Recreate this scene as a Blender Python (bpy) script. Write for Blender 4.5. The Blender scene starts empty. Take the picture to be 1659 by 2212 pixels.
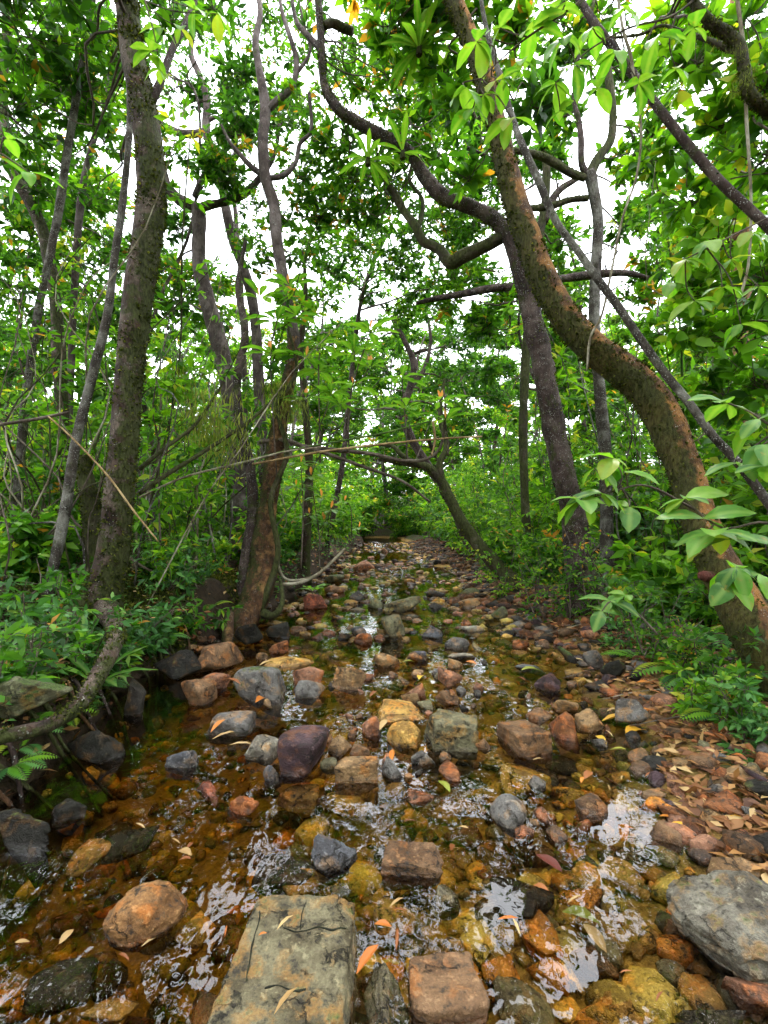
import bpy, bmesh, math, random
import numpy as np
from mathutils import Vector, Matrix

# ------------------------------------------------------------------ camera, sky, sun, exposure
sc = bpy.context.scene
CAM_Z = 1.1
F, CX, CY = 1037.0, 829.5, 1106.0          # focal length and centre of the survey grid (1659 x 2212)
cam_d = bpy.data.cameras.new('camera')
cam_d.sensor_fit = 'VERTICAL'
cam_d.sensor_height = 24.0
cam_d.lens = 24.0 * F / 2212.0
cam_d.clip_start = 0.05
cam_d.clip_end = 2000
cam = bpy.data.objects.new('camera', cam_d)
sc.collection.objects.link(cam)
cam.location = (0, 0, CAM_Z)
cam.rotation_euler = (math.radians(90), 0, 0)
sc.camera = cam

SUN_EL, SUN_AZ = math.radians(62), math.radians(20)      # azimuth from +Y towards +X
world = bpy.data.worlds.new('World')
sc.world = world
world.use_nodes = True
wn, wl = world.node_tree.nodes, world.node_tree.links
wn.clear()
w_out = wn.new('ShaderNodeOutputWorld')
w_bg = wn.new('ShaderNodeBackground')
w_sky = wn.new('ShaderNodeTexSky')
w_sky.sky_type = 'NISHITA'
w_sky.sun_disc = False
w_sky.sun_elevation = SUN_EL
w_sky.sun_rotation = SUN_AZ
w_sky.air_density = 1.0
w_sky.dust_density = 3.0
w_tc = wn.new('ShaderNodeTexCoord')
w_no = wn.new('ShaderNodeTexNoise')
w_no.inputs['Scale'].default_value = 3.0
w_no.inputs['Detail'].default_value = 5
w_rmp = wn.new('ShaderNodeMapRange')
w_rmp.inputs['From Min'].default_value = 0.3
w_rmp.inputs['From Max'].default_value = 0.6
w_rmp.inputs['To Min'].default_value = 0.72
w_rmp.inputs['To Max'].default_value = 0.97
w_mix = wn.new('ShaderNodeMixRGB')
w_mix.inputs['Color2'].default_value = (26.0, 26.8, 28.5, 1)       # bright thin cloud
w_bg.inputs['Strength'].default_value = 0.10
wl.new(w_tc.outputs['Generated'], w_no.inputs['Vector'])
wl.new(w_no.outputs['Fac'], w_rmp.inputs['Value'])
wl.new(w_rmp.outputs['Result'], w_mix.inputs['Fac'])
wl.new(w_sky.outputs['Color'], w_mix.inputs['Color1'])
wl.new(w_mix.outputs['Color'], w_bg.inputs['Color'])
wl.new(w_bg.outputs['Background'], w_out.inputs['Surface'])

sun_d = bpy.data.lights.new('sun', 'SUN')
sun_d.energy = 1.5
sun_d.angle = math.radians(12)
sun_d.color = (1.0, 0.95, 0.88)
sun = bpy.data.objects.new('sun', sun_d)
sc.collection.objects.link(sun)
sdir = Vector((math.sin(SUN_AZ) * math.cos(SUN_EL), math.cos(SUN_AZ) * math.cos(SUN_EL), math.sin(SUN_EL)))
sun.rotation_euler = sdir.to_track_quat('Z', 'Y').to_euler()
sun.location = (2, 4, 30)

sc.view_settings.view_transform = 'Standard'
sc.view_settings.look = 'None'
sc.view_settings.gamma = 1.0
sc.view_settings.exposure = 1.36

cy = sc.cycles
cy.max_bounces = 5
cy.diffuse_bounces = 3
cy.glossy_bounces = 2
cy.transmission_bounces = 5
cy.transparent_max_bounces = 8
cy.caustics_reflective = False
cy.caustics_refractive = False
cy.use_denoising = True
cy.use_adaptive_sampling = True
cy.adaptive_threshold = 0.05
cy.sample_clamp_indirect = 6.0

# ------------------------------------------------------------------ helpers
rng = np.random.default_rng(7)
random.seed(7)
COL = sc.collection


def P(x, y, d):
    """survey grid position + distance -> place"""
    return np.array([(x - CX) * d / F, d, CAM_Z - (y - CY) * d / F])


def G(x, y, z=0.0):
    d = (CAM_Z - z) * F / (y - CY)
    return P(x, y, d)


def to_grid(p):
    d = max(p[1], 0.05)
    return np.array([CX + p[0] * F / d, CY - (p[2] - CAM_Z) * F / d])


def hash3(ix, iy, iz, seed):
    h = (ix * 374761393 + iy * 668265263 + iz * 2147483647 + seed * 1274126177) & 0xFFFFFFFF
    h = ((h ^ (h >> 13)) * 1274126177) & 0xFFFFFFFF
    h = h ^ (h >> 16)
    return (h & 0xFFFFFF) / float(0xFFFFFF)


def vnoise(p, seed=0):
    p = np.asarray(p, float)
    i = np.floor(p).astype(np.int64)
    f = p - i
    f = f * f * (3 - 2 * f)
    out = 0
    for a in (0, 1):
        wx = f[..., 0] if a else 1 - f[..., 0]
        for b in (0, 1):
            wy = f[..., 1] if b else 1 - f[..., 1]
            for c in (0, 1):
                wz = f[..., 2] if c else 1 - f[..., 2]
                out = out + wx * wy * wz * hash3(i[..., 0] + a, i[..., 1] + b, i[..., 2] + c, seed)
    return out


def fbm(p, seed=0, oct=4):
    s, a, t = 0, 0.5, 0
    p = np.asarray(p, float)
    for o in range(oct):
        s = s + a * vnoise(p, seed + o * 17)
        t += a
        a *= 0.5
        p = p * 2.03
    return s / t


def norm(v):
    return v / np.maximum(np.linalg.norm(v, axis=-1, keepdims=True), 1e-9)


def mesh_from(name, V, faces, smooth=False, rnd=None, matidx=None, color=None):
    """faces: list of int arrays (M,k)"""
    me = bpy.data.meshes.new(name)
    V = np.asarray(V, np.float32)
    me.vertices.add(len(V))
    me.vertices.foreach_set('co', V.ravel())
    faces = [np.asarray(f, np.int32) for f in faces if len(f)]
    nl = sum(f.size for f in faces)
    npoly = sum(len(f) for f in faces)
    loops = np.concatenate([f.ravel() for f in faces])
    tot = np.concatenate([np.full(len(f), f.shape[1], np.int32) for f in faces])
    start = np.concatenate([[0], np.cumsum(tot)[:-1]]).astype(np.int32)
    me.loops.add(nl)
    me.loops.foreach_set('vertex_index', loops)
    me.polygons.add(npoly)
    me.polygons.foreach_set('loop_start', start)
    me.polygons.foreach_set('loop_total', tot)
    if matidx is not None:
        me.polygons.foreach_set('material_index', np.asarray(matidx, np.int32))
    me.update(calc_edges=True)
    if smooth:
        me.polygons.foreach_set('use_smooth', np.ones(npoly, bool))
    if rnd is not None:
        a = me.attributes.new('rnd', 'FLOAT', 'FACE')
        a.data.foreach_set('value', np.asarray(rnd, np.float32))
    if color is not None:
        a = me.attributes.new('tint', 'FLOAT_COLOR', 'FACE')
        c4 = np.ones((npoly, 4), np.float32)
        c4[:, :3] = color
        a.data.foreach_set('color', c4.ravel())
    return me


def obj(name, me, mats, parent=None, label=None, cat=None, group=None, kind=None, loc=None):
    if not isinstance(mats, (list, tuple)):
        mats = [mats]
    if not me.materials:
        for m in mats:
            me.materials.append(m)
    o = bpy.data.objects.new(name, me)
    COL.objects.link(o)
    if parent is not None:
        o.parent = parent
    if loc is not None:
        o.location = loc
    tag(o, label, cat, group, kind)
    return o


def tag(o, label=None, cat=None, group=None, kind=None):
    if label: o['label'] = label
    if cat: o['category'] = cat
    if group: o['group'] = group
    if kind: o['kind'] = kind


def empty(name, loc, label=None, cat=None, group=None):
    o = bpy.data.objects.new(name, None)
    COL.objects.link(o)
    o.location = loc
    o.empty_display_size = 0.1
    tag(o, label, cat, group)
    return o


AUTO = []           # (object, description, anchor place) : labelled at the end


def later(o, desc, p, cat, group):
    tag(o, None, cat, group)
    AUTO.append((o, desc, np.array(p, float)))


def resample(pts, per=6):
    pts = np.asarray(pts, float)
    ext = np.vstack([2 * pts[0] - pts[1], pts, 2 * pts[-1] - pts[-2]])
    out = []
    for i in range(1, len(ext) - 2):
        p0, p1, p2, p3 = ext[i - 1:i + 3]
        for t in np.linspace(0, 1, per, endpoint=False):
            out.append(0.5 * ((2 * p1) + (-p0 + p2) * t + (2 * p0 - 5 * p1 + 4 * p2 - p3) * t * t + (-p0 + 3 * p1 - 3 * p2 + p3) * t ** 3))
    out.append(ext[-2])
    return np.array(out)


def tube(path, rad, sides=10, bump=0.0, freq=6.0, seed=0, origin=(0, 0, 0)):
    path = np.asarray(path, float)
    n = len(path)
    rad = np.broadcast_to(np.asarray(rad, float), (n,))
    tan = norm(np.gradient(path, axis=0))
    u = np.cross(tan[0], [0.3, 1, 0.1])
    u /= np.linalg.norm(u)
    U = []
    for i in range(n):
        u = u - tan[i] * np.dot(u, tan[i])
        u = u / max(np.linalg.norm(u), 1e-9)
        U.append(u)
    U = np.array(U)
    W = np.cross(tan, U)
    a = np.linspace(0, 2 * np.pi, sides, endpoint=False)
    N = np.cos(a)[None, :, None] * U[:, None] + np.sin(a)[None, :, None] * W[:, None]
    V = path[:, None] + N * rad[:, None, None]
    if bump:
        q = fbm(V * freq, seed, 4)
        q2 = vnoise(V * freq * 0.28, seed + 5)
        V = V + N * (((q - 0.5) * 1.2 + (q2 - 0.5) * 0.9) * bump * rad[:, None])[..., None]
    V = V.reshape(-1, 3)
    i = np.arange(n - 1)[:, None]
    j = np.arange(sides)[None]
    j2 = (j + 1) % sides
    Q = np.stack([i * sides + j, i * sides + j2, (i + 1) * sides + j2, (i + 1) * sides + j], -1).reshape(-1, 4)
    caps = np.vstack([path[0], path[-1]])
    b0 = len(V)
    V = np.vstack([V, caps])
    jj = np.arange(sides)
    T = np.vstack([np.stack([np.full(sides, b0), (jj + 1) % sides, jj], -1),
                   np.stack([np.full(sides, b0 + 1), (n - 1) * sides + jj, (n - 1) * sides + (jj + 1) % sides], -1)])
    return V - np.asarray(origin), [Q, T], (path, U, W, rad)


def prisms(A, B, r0, r1):
    """many straight 3-sided twigs"""
    A, B = np.asarray(A), np.asarray(B)
    n = len(A)
    t = norm(B - A)
    u = norm(np.cross(t, np.array([0.31, 0.77, 0.2])))
    w = np.cross(t, u)
    V = np.empty((n, 6, 3))
    for k in range(3):
        a = k * 2.0944
        off = math.cos(a) * u + math.sin(a) * w
        V[:, k] = A + off * r0
        V[:, 3 + k] = B + off * r1
    base = (np.arange(n) * 6)[:, None, None]
    q = np.array([[0, 1, 4, 3], [1, 2, 5, 4], [2, 0, 3, 5]])
    return V.reshape(-1, 3), (base + q[None]).reshape(-1, 4)


# leaf templates: x along the blade, y across, z up
def leaf_template(kind, w=0.2, fold=0.12, droop=0.12):
    if kind == 2:
        V = np.array([[0, 0, 0], [0.45, w, fold * w * 3], [1, 0, -droop], [0.45, -w, fold * w * 3]])
        T = np.array([[0, 3, 2], [0, 2, 1]])
    elif kind == 4:
        V = np.array([[0, 0, 0], [0.48, w, fold * w * 2], [1, 0, -droop], [0.48, -w, fold * w * 2], [0.5, 0, 0.02]])
        T = np.array([[0, 3, 4], [4, 3, 2], [0, 4, 1], [4, 2, 1]])
    else:
        V = np.array([[0, 0, 0], [0.3, 0, 0.03], [0.68, 0, 0.0], [1, 0, -droop],
                      [0.27, w * 0.92, fold * w * 2 + .02], [0.62, w, fold * w * 2], [0.27, -w * 0.92, fold * w * 2 + .02], [0.62, -w, fold * w * 2]])
        T = np.array([[0, 1, 4], [1, 5, 4], [1, 2, 5], [2, 3, 5], [0, 6, 1], [1, 6, 7], [1, 7, 2], [2, 7, 3]])
    return V, T


class Leaves:
    def __init__(self, kind=2, w=0.2, fold=0.12, droop=0.12):
        self.T = leaf_template(kind, w, fold, droop)
        self.V, self.Fc, self.R, self.n = [], [], [], 0
        self.tw_V, self.tw_F, self.tn = [], [], 0

    def add(self, base, D, N, L, rnd=None):
        base = np.asarray(base, float).reshape(-1, 3)
        m = len(base)
        D = norm(np.broadcast_to(D, (m, 3)))
        N = np.broadcast_to(N, (m, 3))
        S = norm(np.cross(N, D))
        N = np.cross(D, S)
        L = np.broadcast_to(L, (m,))
        tv, tt = self.T
        V = base[:, None] + L[:, None, None] * (tv[None, :, 0:1] * D[:, None] + tv[None, :, 1:2] * S[:, None] + tv[None, :, 2:3] * N[:, None])
        k = len(tv)
        self.V.append(V.reshape(-1, 3))
        self.Fc.append((self.n + np.arange(m)[:, None, None] * k + tt[None]).reshape(-1, 3))
        r = rng.random(m) if rnd is None else np.broadcast_to(rnd, (m,))
        self.R.append(np.repeat(r, len(tt)))
        self.n += m * k

    def twig(self, A, B, r0, r1):
        v, q = prisms(A, B, r0, r1)
        self.tw_V.append(v)
        self.tw_F.append(q + self.tn)
        self.tn += len(v)

    def count(self):
        return sum(len(f) for f in self.Fc)

    def mesh(self, name, origin=(0, 0, 0)):
        V = np.vstack(self.V)
        T = np.vstack(self.Fc)
        R = np.concatenate(self.R)
        mi = np.zeros(len(T), int)
        faces = [T]
        if self.tw_V:
            tv = np.vstack(self.tw_V)
            tq = np.vstack(self.tw_F) + len(V)
            V = np.vstack([V, tv])
            faces.append(tq)
            mi = np.concatenate([mi, np.ones(len(tq), int)])
            R = np.concatenate([R, np.zeros(len(tq))])
        return mesh_from(name, V - np.asarray(origin), faces, rnd=R, matidx=mi)


def rand_unit(n):
    return norm(rng.normal(size=(n, 3)))


def clump(buf, c, r, ntw, lpt, L, tip=0.55, upness=0.35, tr=0.004, origin=None, spread=0.9, tone=None):
    """a spray of twigs with leaves gathered on their outer part"""
    c = np.asarray(c, float)
    r = np.broadcast_to(np.asarray(r, float), (3,))
    u = rand_unit(ntw) * (rng.random((ntw, 1)) ** 0.45)
    tips = c + u * r
    o = c - np.array([0, 0, 0.25]) * r if origin is None else np.asarray(origin, float)
    start = o + (tips - o) * rng.uniform(0.0, 0.45, (ntw, 1))
    start = start + rng.normal(size=(ntw, 3)) * 0.05 * r
    tips = tips + np.array([0, 0, 0.1]) * r
    if tr > 0:
        buf.twig(start, tips, tr, tr * 0.5)
    td = norm(tips - start)
    ln = np.linalg.norm(tips - start, axis=1)
    ts = rng.uniform(tip, 1.02, (ntw, lpt))
    base = start[:, None] + (tips - start)[:, None] * ts[..., None]
    rd = rng.normal(size=(ntw, lpt, 3))
    rd[..., 2] *= 0.55
    D = norm(norm(rd) * spread + td[:, None] * 0.6 + np.array([0, 0, -0.12]))
    N = norm(np.array([0, 0, 1.0]) + rng.normal(size=(ntw, lpt, 3)) * upness)
    LL = L * rng.uniform(0.6, 1.25, (ntw, lpt))
    tw_tone = rng.normal(0, 0.2, (ntw, 1)) + rng.normal(0, 0.1)
    R = np.clip((0.45 if tone is None else tone) + tw_tone + rng.normal(0, 0.2, (ntw, lpt)), 0, 1)
    buf.add(base.reshape(-1, 3), D.reshape(-1, 3), N.reshape(-1, 3), LL.ravel(), R.ravel())


# ------------------------------------------------------------------ materials
def new_mat(name):
    m = bpy.data.materials.new(name)
    m.use_nodes = True
    nt = m.node_tree
    nt.nodes.clear()
    out = nt.nodes.new('ShaderNodeOutputMaterial')
    return m, nt, nt.nodes, nt.links, out


def ramp(nodes, stops):
    r = nodes.new('ShaderNodeValToRGB')
    el = r.color_ramp.elements
    while len(el) < len(stops):
        el.new(0.5)
    for e, (p, c) in zip(el, stops):
        e.position = p
        e.color = (*c, 1)
    return r


def noise(nodes, links, vec, scale, detail=4, rough=0.55):
    n = nodes.new('ShaderNodeTexNoise')
    n.inputs['Scale'].default_value = scale
    n.inputs['Detail'].default_value = detail
    n.inputs['Roughness'].default_value = rough
    if vec is not None:
        links.new(vec, n.inputs['Vector'])
    return n


def mix(nodes, links, fac, a, b, mode='MIX'):
    m = nodes.new('ShaderNodeMixRGB')
    m.blend_type = mode
    for s, v in ((m.inputs[0], fac), (m.inputs[1], a), (m.inputs[2], b)):
        if isinstance(v, (int, float)):
            s.default_value = v
        elif isinstance(v, tuple):
            s.default_value = (*v, 1)
        else:
            links.new(v, s)
    return m.outputs[0]


def mrange(nodes, links, v, a, b, c=0.0, d=1.0):
    m = nodes.new('ShaderNodeMapRange')
    m.inputs['From Min'].default_value = a
    m.inputs['From Max'].default_value = b
    m.inputs['To Min'].default_value = c
    m.inputs['To Max'].default_value = d
    links.new(v, m.inputs['Value'])
    return m.outputs['Result']


def mathn(nodes, links, op, a, b=None):
    m = nodes.new('ShaderNodeMath')
    m.operation = op
    for s, v in ((m.inputs[0], a), (m.inputs[1], b)):
        if v is None:
            continue
        if isinstance(v, (int, float)):
            s.default_value = v
        else:
            links.new(v, s)
    return m.outputs[0]


def leaf_material(name, stops, transl=0.45, rough=0.42, per_object=False, veins=False, spec=0.22):
    m, nt, N, Lk, out = new_mat(name)
    if per_object:
        src = N.new('ShaderNodeObjectInfo').outputs['Random']
    else:
        a = N.new('ShaderNodeAttribute')
        a.attribute_name = 'rnd'
        src = a.outputs['Fac']
    col = ramp(N, stops)
    Lk.new(src, col.inputs['Fac'])
    c = col.outputs['Color']
    geo = N.new('ShaderNodeNewGeometry')
    bn = None
    if veins:
        n1 = noise(N, Lk, geo.outputs['Position'], 40, 3)
        c = mix(N, Lk, mrange(N, Lk, n1.outputs['Fac'], 0.35, 0.7, 0.0, 0.35), c, (0.35, 0.5, 0.25), 'MULTIPLY')
        n5 = noise(N, Lk, geo.outputs['Position'], 26, 4, 0.6)
        c = mix(N, Lk, mrange(N, Lk, n5.outputs['Fac'], 0.60, 0.70, 0.0, 0.75), c, (0.26, 0.19, 0.035))
        tc = N.new('ShaderNodeTexCoord')
        sp = N.new('ShaderNodeSeparateXYZ')
        Lk.new(tc.outputs['Object'], sp.inputs[0])
        ay = mathn(N, Lk, 'ABSOLUTE', sp.outputs['Y'])
        ph = mathn(N, Lk, 'SUBTRACT', mathn(N, Lk, 'MULTIPLY', sp.outputs['X'], 62), mathn(N, Lk, 'MULTIPLY', ay, 55))
        s = mathn(N, Lk, 'SINE', ph)
        vein = mrange(N, Lk, s, 0.82, 1.0)
        mid = mrange(N, Lk, ay, 0.004, 0.014, 1.0, 0.0)
        vv = mathn(N, Lk, 'MAXIMUM', mathn(N, Lk, 'MULTIPLY', vein, 0.5), mid)
        c = mix(N, Lk, mathn(N, Lk, 'MULTIPLY', vv, 0.55), c, (0.22, 0.34, 0.08))
        bmp = N.new('ShaderNodeBump')
        bmp.inputs['Strength'].default_value = 0.35
        bmp.inputs['Distance'].default_value = 0.004
        Lk.new(s, bmp.inputs['Height'])
        bn = bmp.outputs['Normal']
    p = N.new('ShaderNodeBsdfPrincipled')
    p.inputs['Roughness'].default_value = rough
    p.inputs['Specular IOR Level'].default_value = spec
    Lk.new(c, p.inputs['Base Color'])
    if bn is not None:
        Lk.new(bn, p.inputs['Normal'])
    t = N.new('ShaderNodeBsdfTranslucent')
    tc2 = mix(N, Lk, 1.0, c, (1.7, 1.75, 0.55), 'MULTIPLY')
    Lk.new(tc2, t.inputs['Color'])
    ms = N.new('ShaderNodeMixShader')
    ms.inputs[0].default_value = transl
    Lk.new(p.outputs[0], ms.inputs[1])
    Lk.new(t.outputs[0], ms.inputs[2])
    Lk.new(ms.outputs[0], out.inputs['Surface'])
    return m


GREEN = [(0.0, (0.014, 0.048, 0.008)), (0.4, (0.042, 0.135, 0.012)), (0.75, (0.095, 0.235, 0.016)), (0.97, (0.20, 0.33, 0.025)), (1.0, (0.36, 0.18, 0.03))]
M_leaf = leaf_material('leaf_green', GREEN, 0.55)
M_leaf_dark = leaf_material('leaf_dark', [(0.0, (0.016, 0.055, 0.012)), (0.5, (0.040, 0.125, 0.018)), (0.9, (0.085, 0.20, 0.022)), (1, (0.14, 0.26, 0.03))], 0.55)
M_leaf_bright = leaf_material('leaf_bright', [(0.0, (0.025, 0.085, 0.008)), (0.45, (0.085, 0.23, 0.014)), (0.85, (0.18, 0.36, 0.02)), (1.0, (0.36, 0.38, 0.04))], 0.5)
M_leaf_cool = leaf_material('leaf_cool', [(0.0, (0.022, 0.075, 0.018)), (0.5, (0.055, 0.160, 0.036)), (0.9, (0.105, 0.25, 0.058)), (1.0, (0.20, 0.32, 0.06))], 0.38)
M_leaf_far = leaf_material('leaf_far', [(0.0, (0.022, 0.065, 0.012)), (0.45, (0.075, 0.19, 0.018)), (0.85, (0.17, 0.32, 0.025)), (1.0, (0.33, 0.36, 0.04))], 0.5)
M_moss = leaf_material('moss', [(0.0, (0.012, 0.016, 0.005)), (0.5, (0.032, 0.042, 0.009)), (0.93, (0.075, 0.085, 0.014)), (1.0, (0.16, 0.17, 0.025))], 0.3, 0.8, spec=0.1)
M_hang = leaf_material('hanging_moss', [(0.0, (0.10, 0.13, 0.025)), (1.0, (0.24, 0.27, 0.05))], 0.4, 0.8, spec=0.1)
M_big = leaf_material('leaf_broad', [(0.0, (0.045, 0.16, 0.018)), (0.5, (0.095, 0.27, 0.025)), (1.0, (0.17, 0.36, 0.035))], 0.45, 0.38, True, True)
M_big_y = leaf_material('leaf_broad_fresh', [(0.0, (0.085, 0.22, 0.03)), (0.7, (0.15, 0.31, 0.035)), (1.0, (0.34, 0.34, 0.05))], 0.42, 0.4, True, True)
M_big_cool = leaf_material('leaf_broad_cool', [(0.0, (0.040, 0.125, 0.024)), (1.0, (0.10, 0.24, 0.042))], 0.4, 0.42, True, True)
M_young = leaf_material('leaf_young_orange', [(0.0, (0.62, 0.22, 0.06)), (1.0, (0.75, 0.36, 0.13))], 0.4, 0.45, True, False)
M_dead = leaf_material('leaf_dead', [(0.0, (0.07, 0.028, 0.014)), (0.45, (0.17, 0.07, 0.025)), (0.8, (0.30, 0.15, 0.05)), (1.0, (0.42, 0.29, 0.13))], 0.15, 0.5)
M_fall = {}
for k, (a, b) in {'orange': ((0.38, 0.11, 0.02), (0.52, 0.20, 0.035)), 'yellow': ((0.50, 0.26, 0.02), (0.58, 0.36, 0.04)), 'straw': ((0.32, 0.20, 0.08), (0.46, 0.32, 0.15)),
                  'rust': ((0.18, 0.06, 0.02), (0.30, 0.11, 0.035)), 'lime': ((0.20, 0.22, 0.03), (0.30, 0.28, 0.045)), 'maroon': ((0.08, 0.02, 0.015), (0.12, 0.03, 0.02))}.items():
    M_fall[k] = leaf_material('fallen_leaf_' + k, [(0, a), (1, b)], 0.15, 0.4, True)


def bark_material(name, base, light, dark, moss=0.4, lichen=0.3, scale=9.0, moss_col=(0.045, 0.055, 0.012), side=(0, 0, 0), bump=0.9, zs=0.35, sidew=0.22, lo=0.46):
    m, nt, N, Lk, out = new_mat(name)
    geo = N.new('ShaderNodeNewGeometry')
    mp = N.new('ShaderNodeMapping')
    mp.inputs['Scale'].default_value = (1, 1, zs)
    Lk.new(geo.outputs['Position'], mp.inputs['Vector'])
    n1 = noise(N, Lk, mp.outputs[0], scale, 5, 0.72)
    n2 = noise(N, Lk, geo.outputs['Position'], scale * 0.35, 5, 0.6)
    n3 = noise(N, Lk, mp.outputs[0], scale * 5, 4, 0.65)
    n4 = noise(N, Lk, geo.outputs['Position'], scale * 1.3, 6, 0.7)
    c = mix(N, Lk, mrange(N, Lk, n1.outputs['Fac'], 0.36, 0.62), dark, base)
    c = mix(N, Lk, mrange(N, Lk, n2.outputs['Fac'], lo, lo + 0.16, 0, 0.85), c, light)
    vor = N.new('ShaderNodeTexVoronoi')
    vor.inputs['Scale'].default_value = scale * 6
    Lk.new(geo.outputs['Position'], vor.inputs['Vector'])
    li = mathn(N, Lk, 'MULTIPLY', mrange(N, Lk, vor.outputs['Distance'], 0.22, 0.34, 1, 0), mrange(N, Lk, n4.outputs['Fac'], 0.62 - 0.25 * lichen, 0.70 - 0.2 * lichen))
    c = mix(N, Lk, mathn(N, Lk, 'MULTIPLY', li, 0.8), c, (0.36, 0.37, 0.34))
    dt = N.new('ShaderNodeVectorMath')
    dt.operation = 'DOT_PRODUCT'
    Lk.new(geo.outputs['Normal'], dt.inputs[0])
    dt.inputs[1].default_value = side
    mv = mathn(N, Lk, 'ADD', mathn(N, Lk, 'MULTIPLY', dt.outputs['Value'], sidew), noise(N, Lk, geo.outputs['Position'], scale * 0.6, 6, 0.7).outputs['Fac'])
    mfac = mrange(N, Lk, mv, 0.72 - moss * 0.36, 0.80 - moss * 0.34, 0, 0.92)
    mcol = mix(N, Lk, mrange(N, Lk, n3.outputs['Fac'], 0.35, 0.65), tuple(v * 0.45 for v in moss_col), moss_col)
    c = mix(N, Lk, mfac, c, mcol)
    c = mix(N, Lk, mrange(N, Lk, n3.outputs['Fac'], 0.3, 0.55, 0.55, 0.0), c, (0.25, 0.22, 0.2), 'MULTIPLY')
    p = N.new('ShaderNodeBsdfPrincipled')
    p.inputs['Roughness'].default_value = 0.85
    p.inputs['Specular IOR Level'].default_value = 0.2
    Lk.new(c, p.inputs['Base Color'])
    h = mathn(N, Lk, 'ADD', mathn(N, Lk, 'MULTIPLY', n1.outputs['Fac'], 1.0), mathn(N, Lk, 'MULTIPLY', n3.outputs['Fac'], 0.6))
    b = N.new('ShaderNodeBump')
    b.inputs['Strength'].default_value = bump
    b.inputs['Distance'].default_value = 0.03
    Lk.new(h, b.inputs['Height'])
    Lk.new(b.outputs[0], p.inputs['Normal'])
    Lk.new(p.outputs[0], out.inputs['Surface'])
    return m


M_bark_main = bark_material('bark_mossy_brown', (0.055, 0.030, 0.019), (0.14, 0.105, 0.085), (0.014, 0.009, 0.007), moss=0.6, lichen=0.4, scale=13, side=(0.6, -0.2, 0))
M_bark_orange = bark_material('bark_orange_brown', (0.115, 0.058, 0.024), (0.32, 0.15, 0.04), (0.025, 0.014, 0.009), moss=0.60, lichen=0.45, scale=15, sidew=0.34, lo=0.44, side=(-0.9, -0.25, -0.7), moss_col=(0.05, 0.055, 0.012))
M_bark_flaky = bark_material('bark_flaky', (0.105, 0.05, 0.022), (0.29, 0.165, 0.06), (0.018, 0.011, 0.007), moss=0.58, lichen=0.3, scale=22, lo=0.5, side=(-0.8, 0, 0), zs=0.5)
M_bark_dark = bark_material('bark_dark', (0.050, 0.030, 0.025), (0.11, 0.08, 0.07), (0.016, 0.011, 0.010), moss=0.5, lichen=0.6, scale=14)
M_bark_grey = bark_material('bark_grey', (0.07, 0.056, 0.046), (0.20, 0.19, 0.165), (0.025, 0.02, 0.016), moss=0.35, lichen=0.7, scale=15)
M_bark_purple = bark_material('bark_bare', (0.085, 0.062, 0.056), (0.16, 0.13, 0.12), (0.035, 0.026, 0.022), moss=0.35, lichen=0.3, scale=12)
M_bark_moss = bark_material('bark_full_moss', (0.06, 0.045, 0.03), (0.10, 0.09, 0.05), (0.02, 0.016, 0.01), moss=0.9, lichen=0.2, scale=10, moss_col=(0.050, 0.058, 0.014), side=(0, 0, 0.8))
M_twig = bark_material('twig_bark', (0.085, 0.062, 0.048), (0.16, 0.13, 0.10), (0.04, 0.03, 0.02), moss=0.3, lichen=0.2, scale=20, bump=0.3)
M_stem_pale = bark_material('stem_pale', (0.20, 0.17, 0.11), (0.36, 0.33, 0.25), (0.09, 0.07, 0.04), moss=0.25, lichen=0.4, scale=20, bump=0.3)
M_stem_green = bark_material('stem_green', (0.07, 0.12, 0.02), (0.12, 0.18, 0.04), (0.03, 0.06, 0.015), moss=0.1, lichen=0.1, scale=20, bump=0.2)
M_cane = bark_material('cane_tan', (0.30, 0.20, 0.09), (0.42, 0.31, 0.16), (0.15, 0.09, 0.04), moss=0.1, lichen=0.1, scale=20, bump=0.2)


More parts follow.
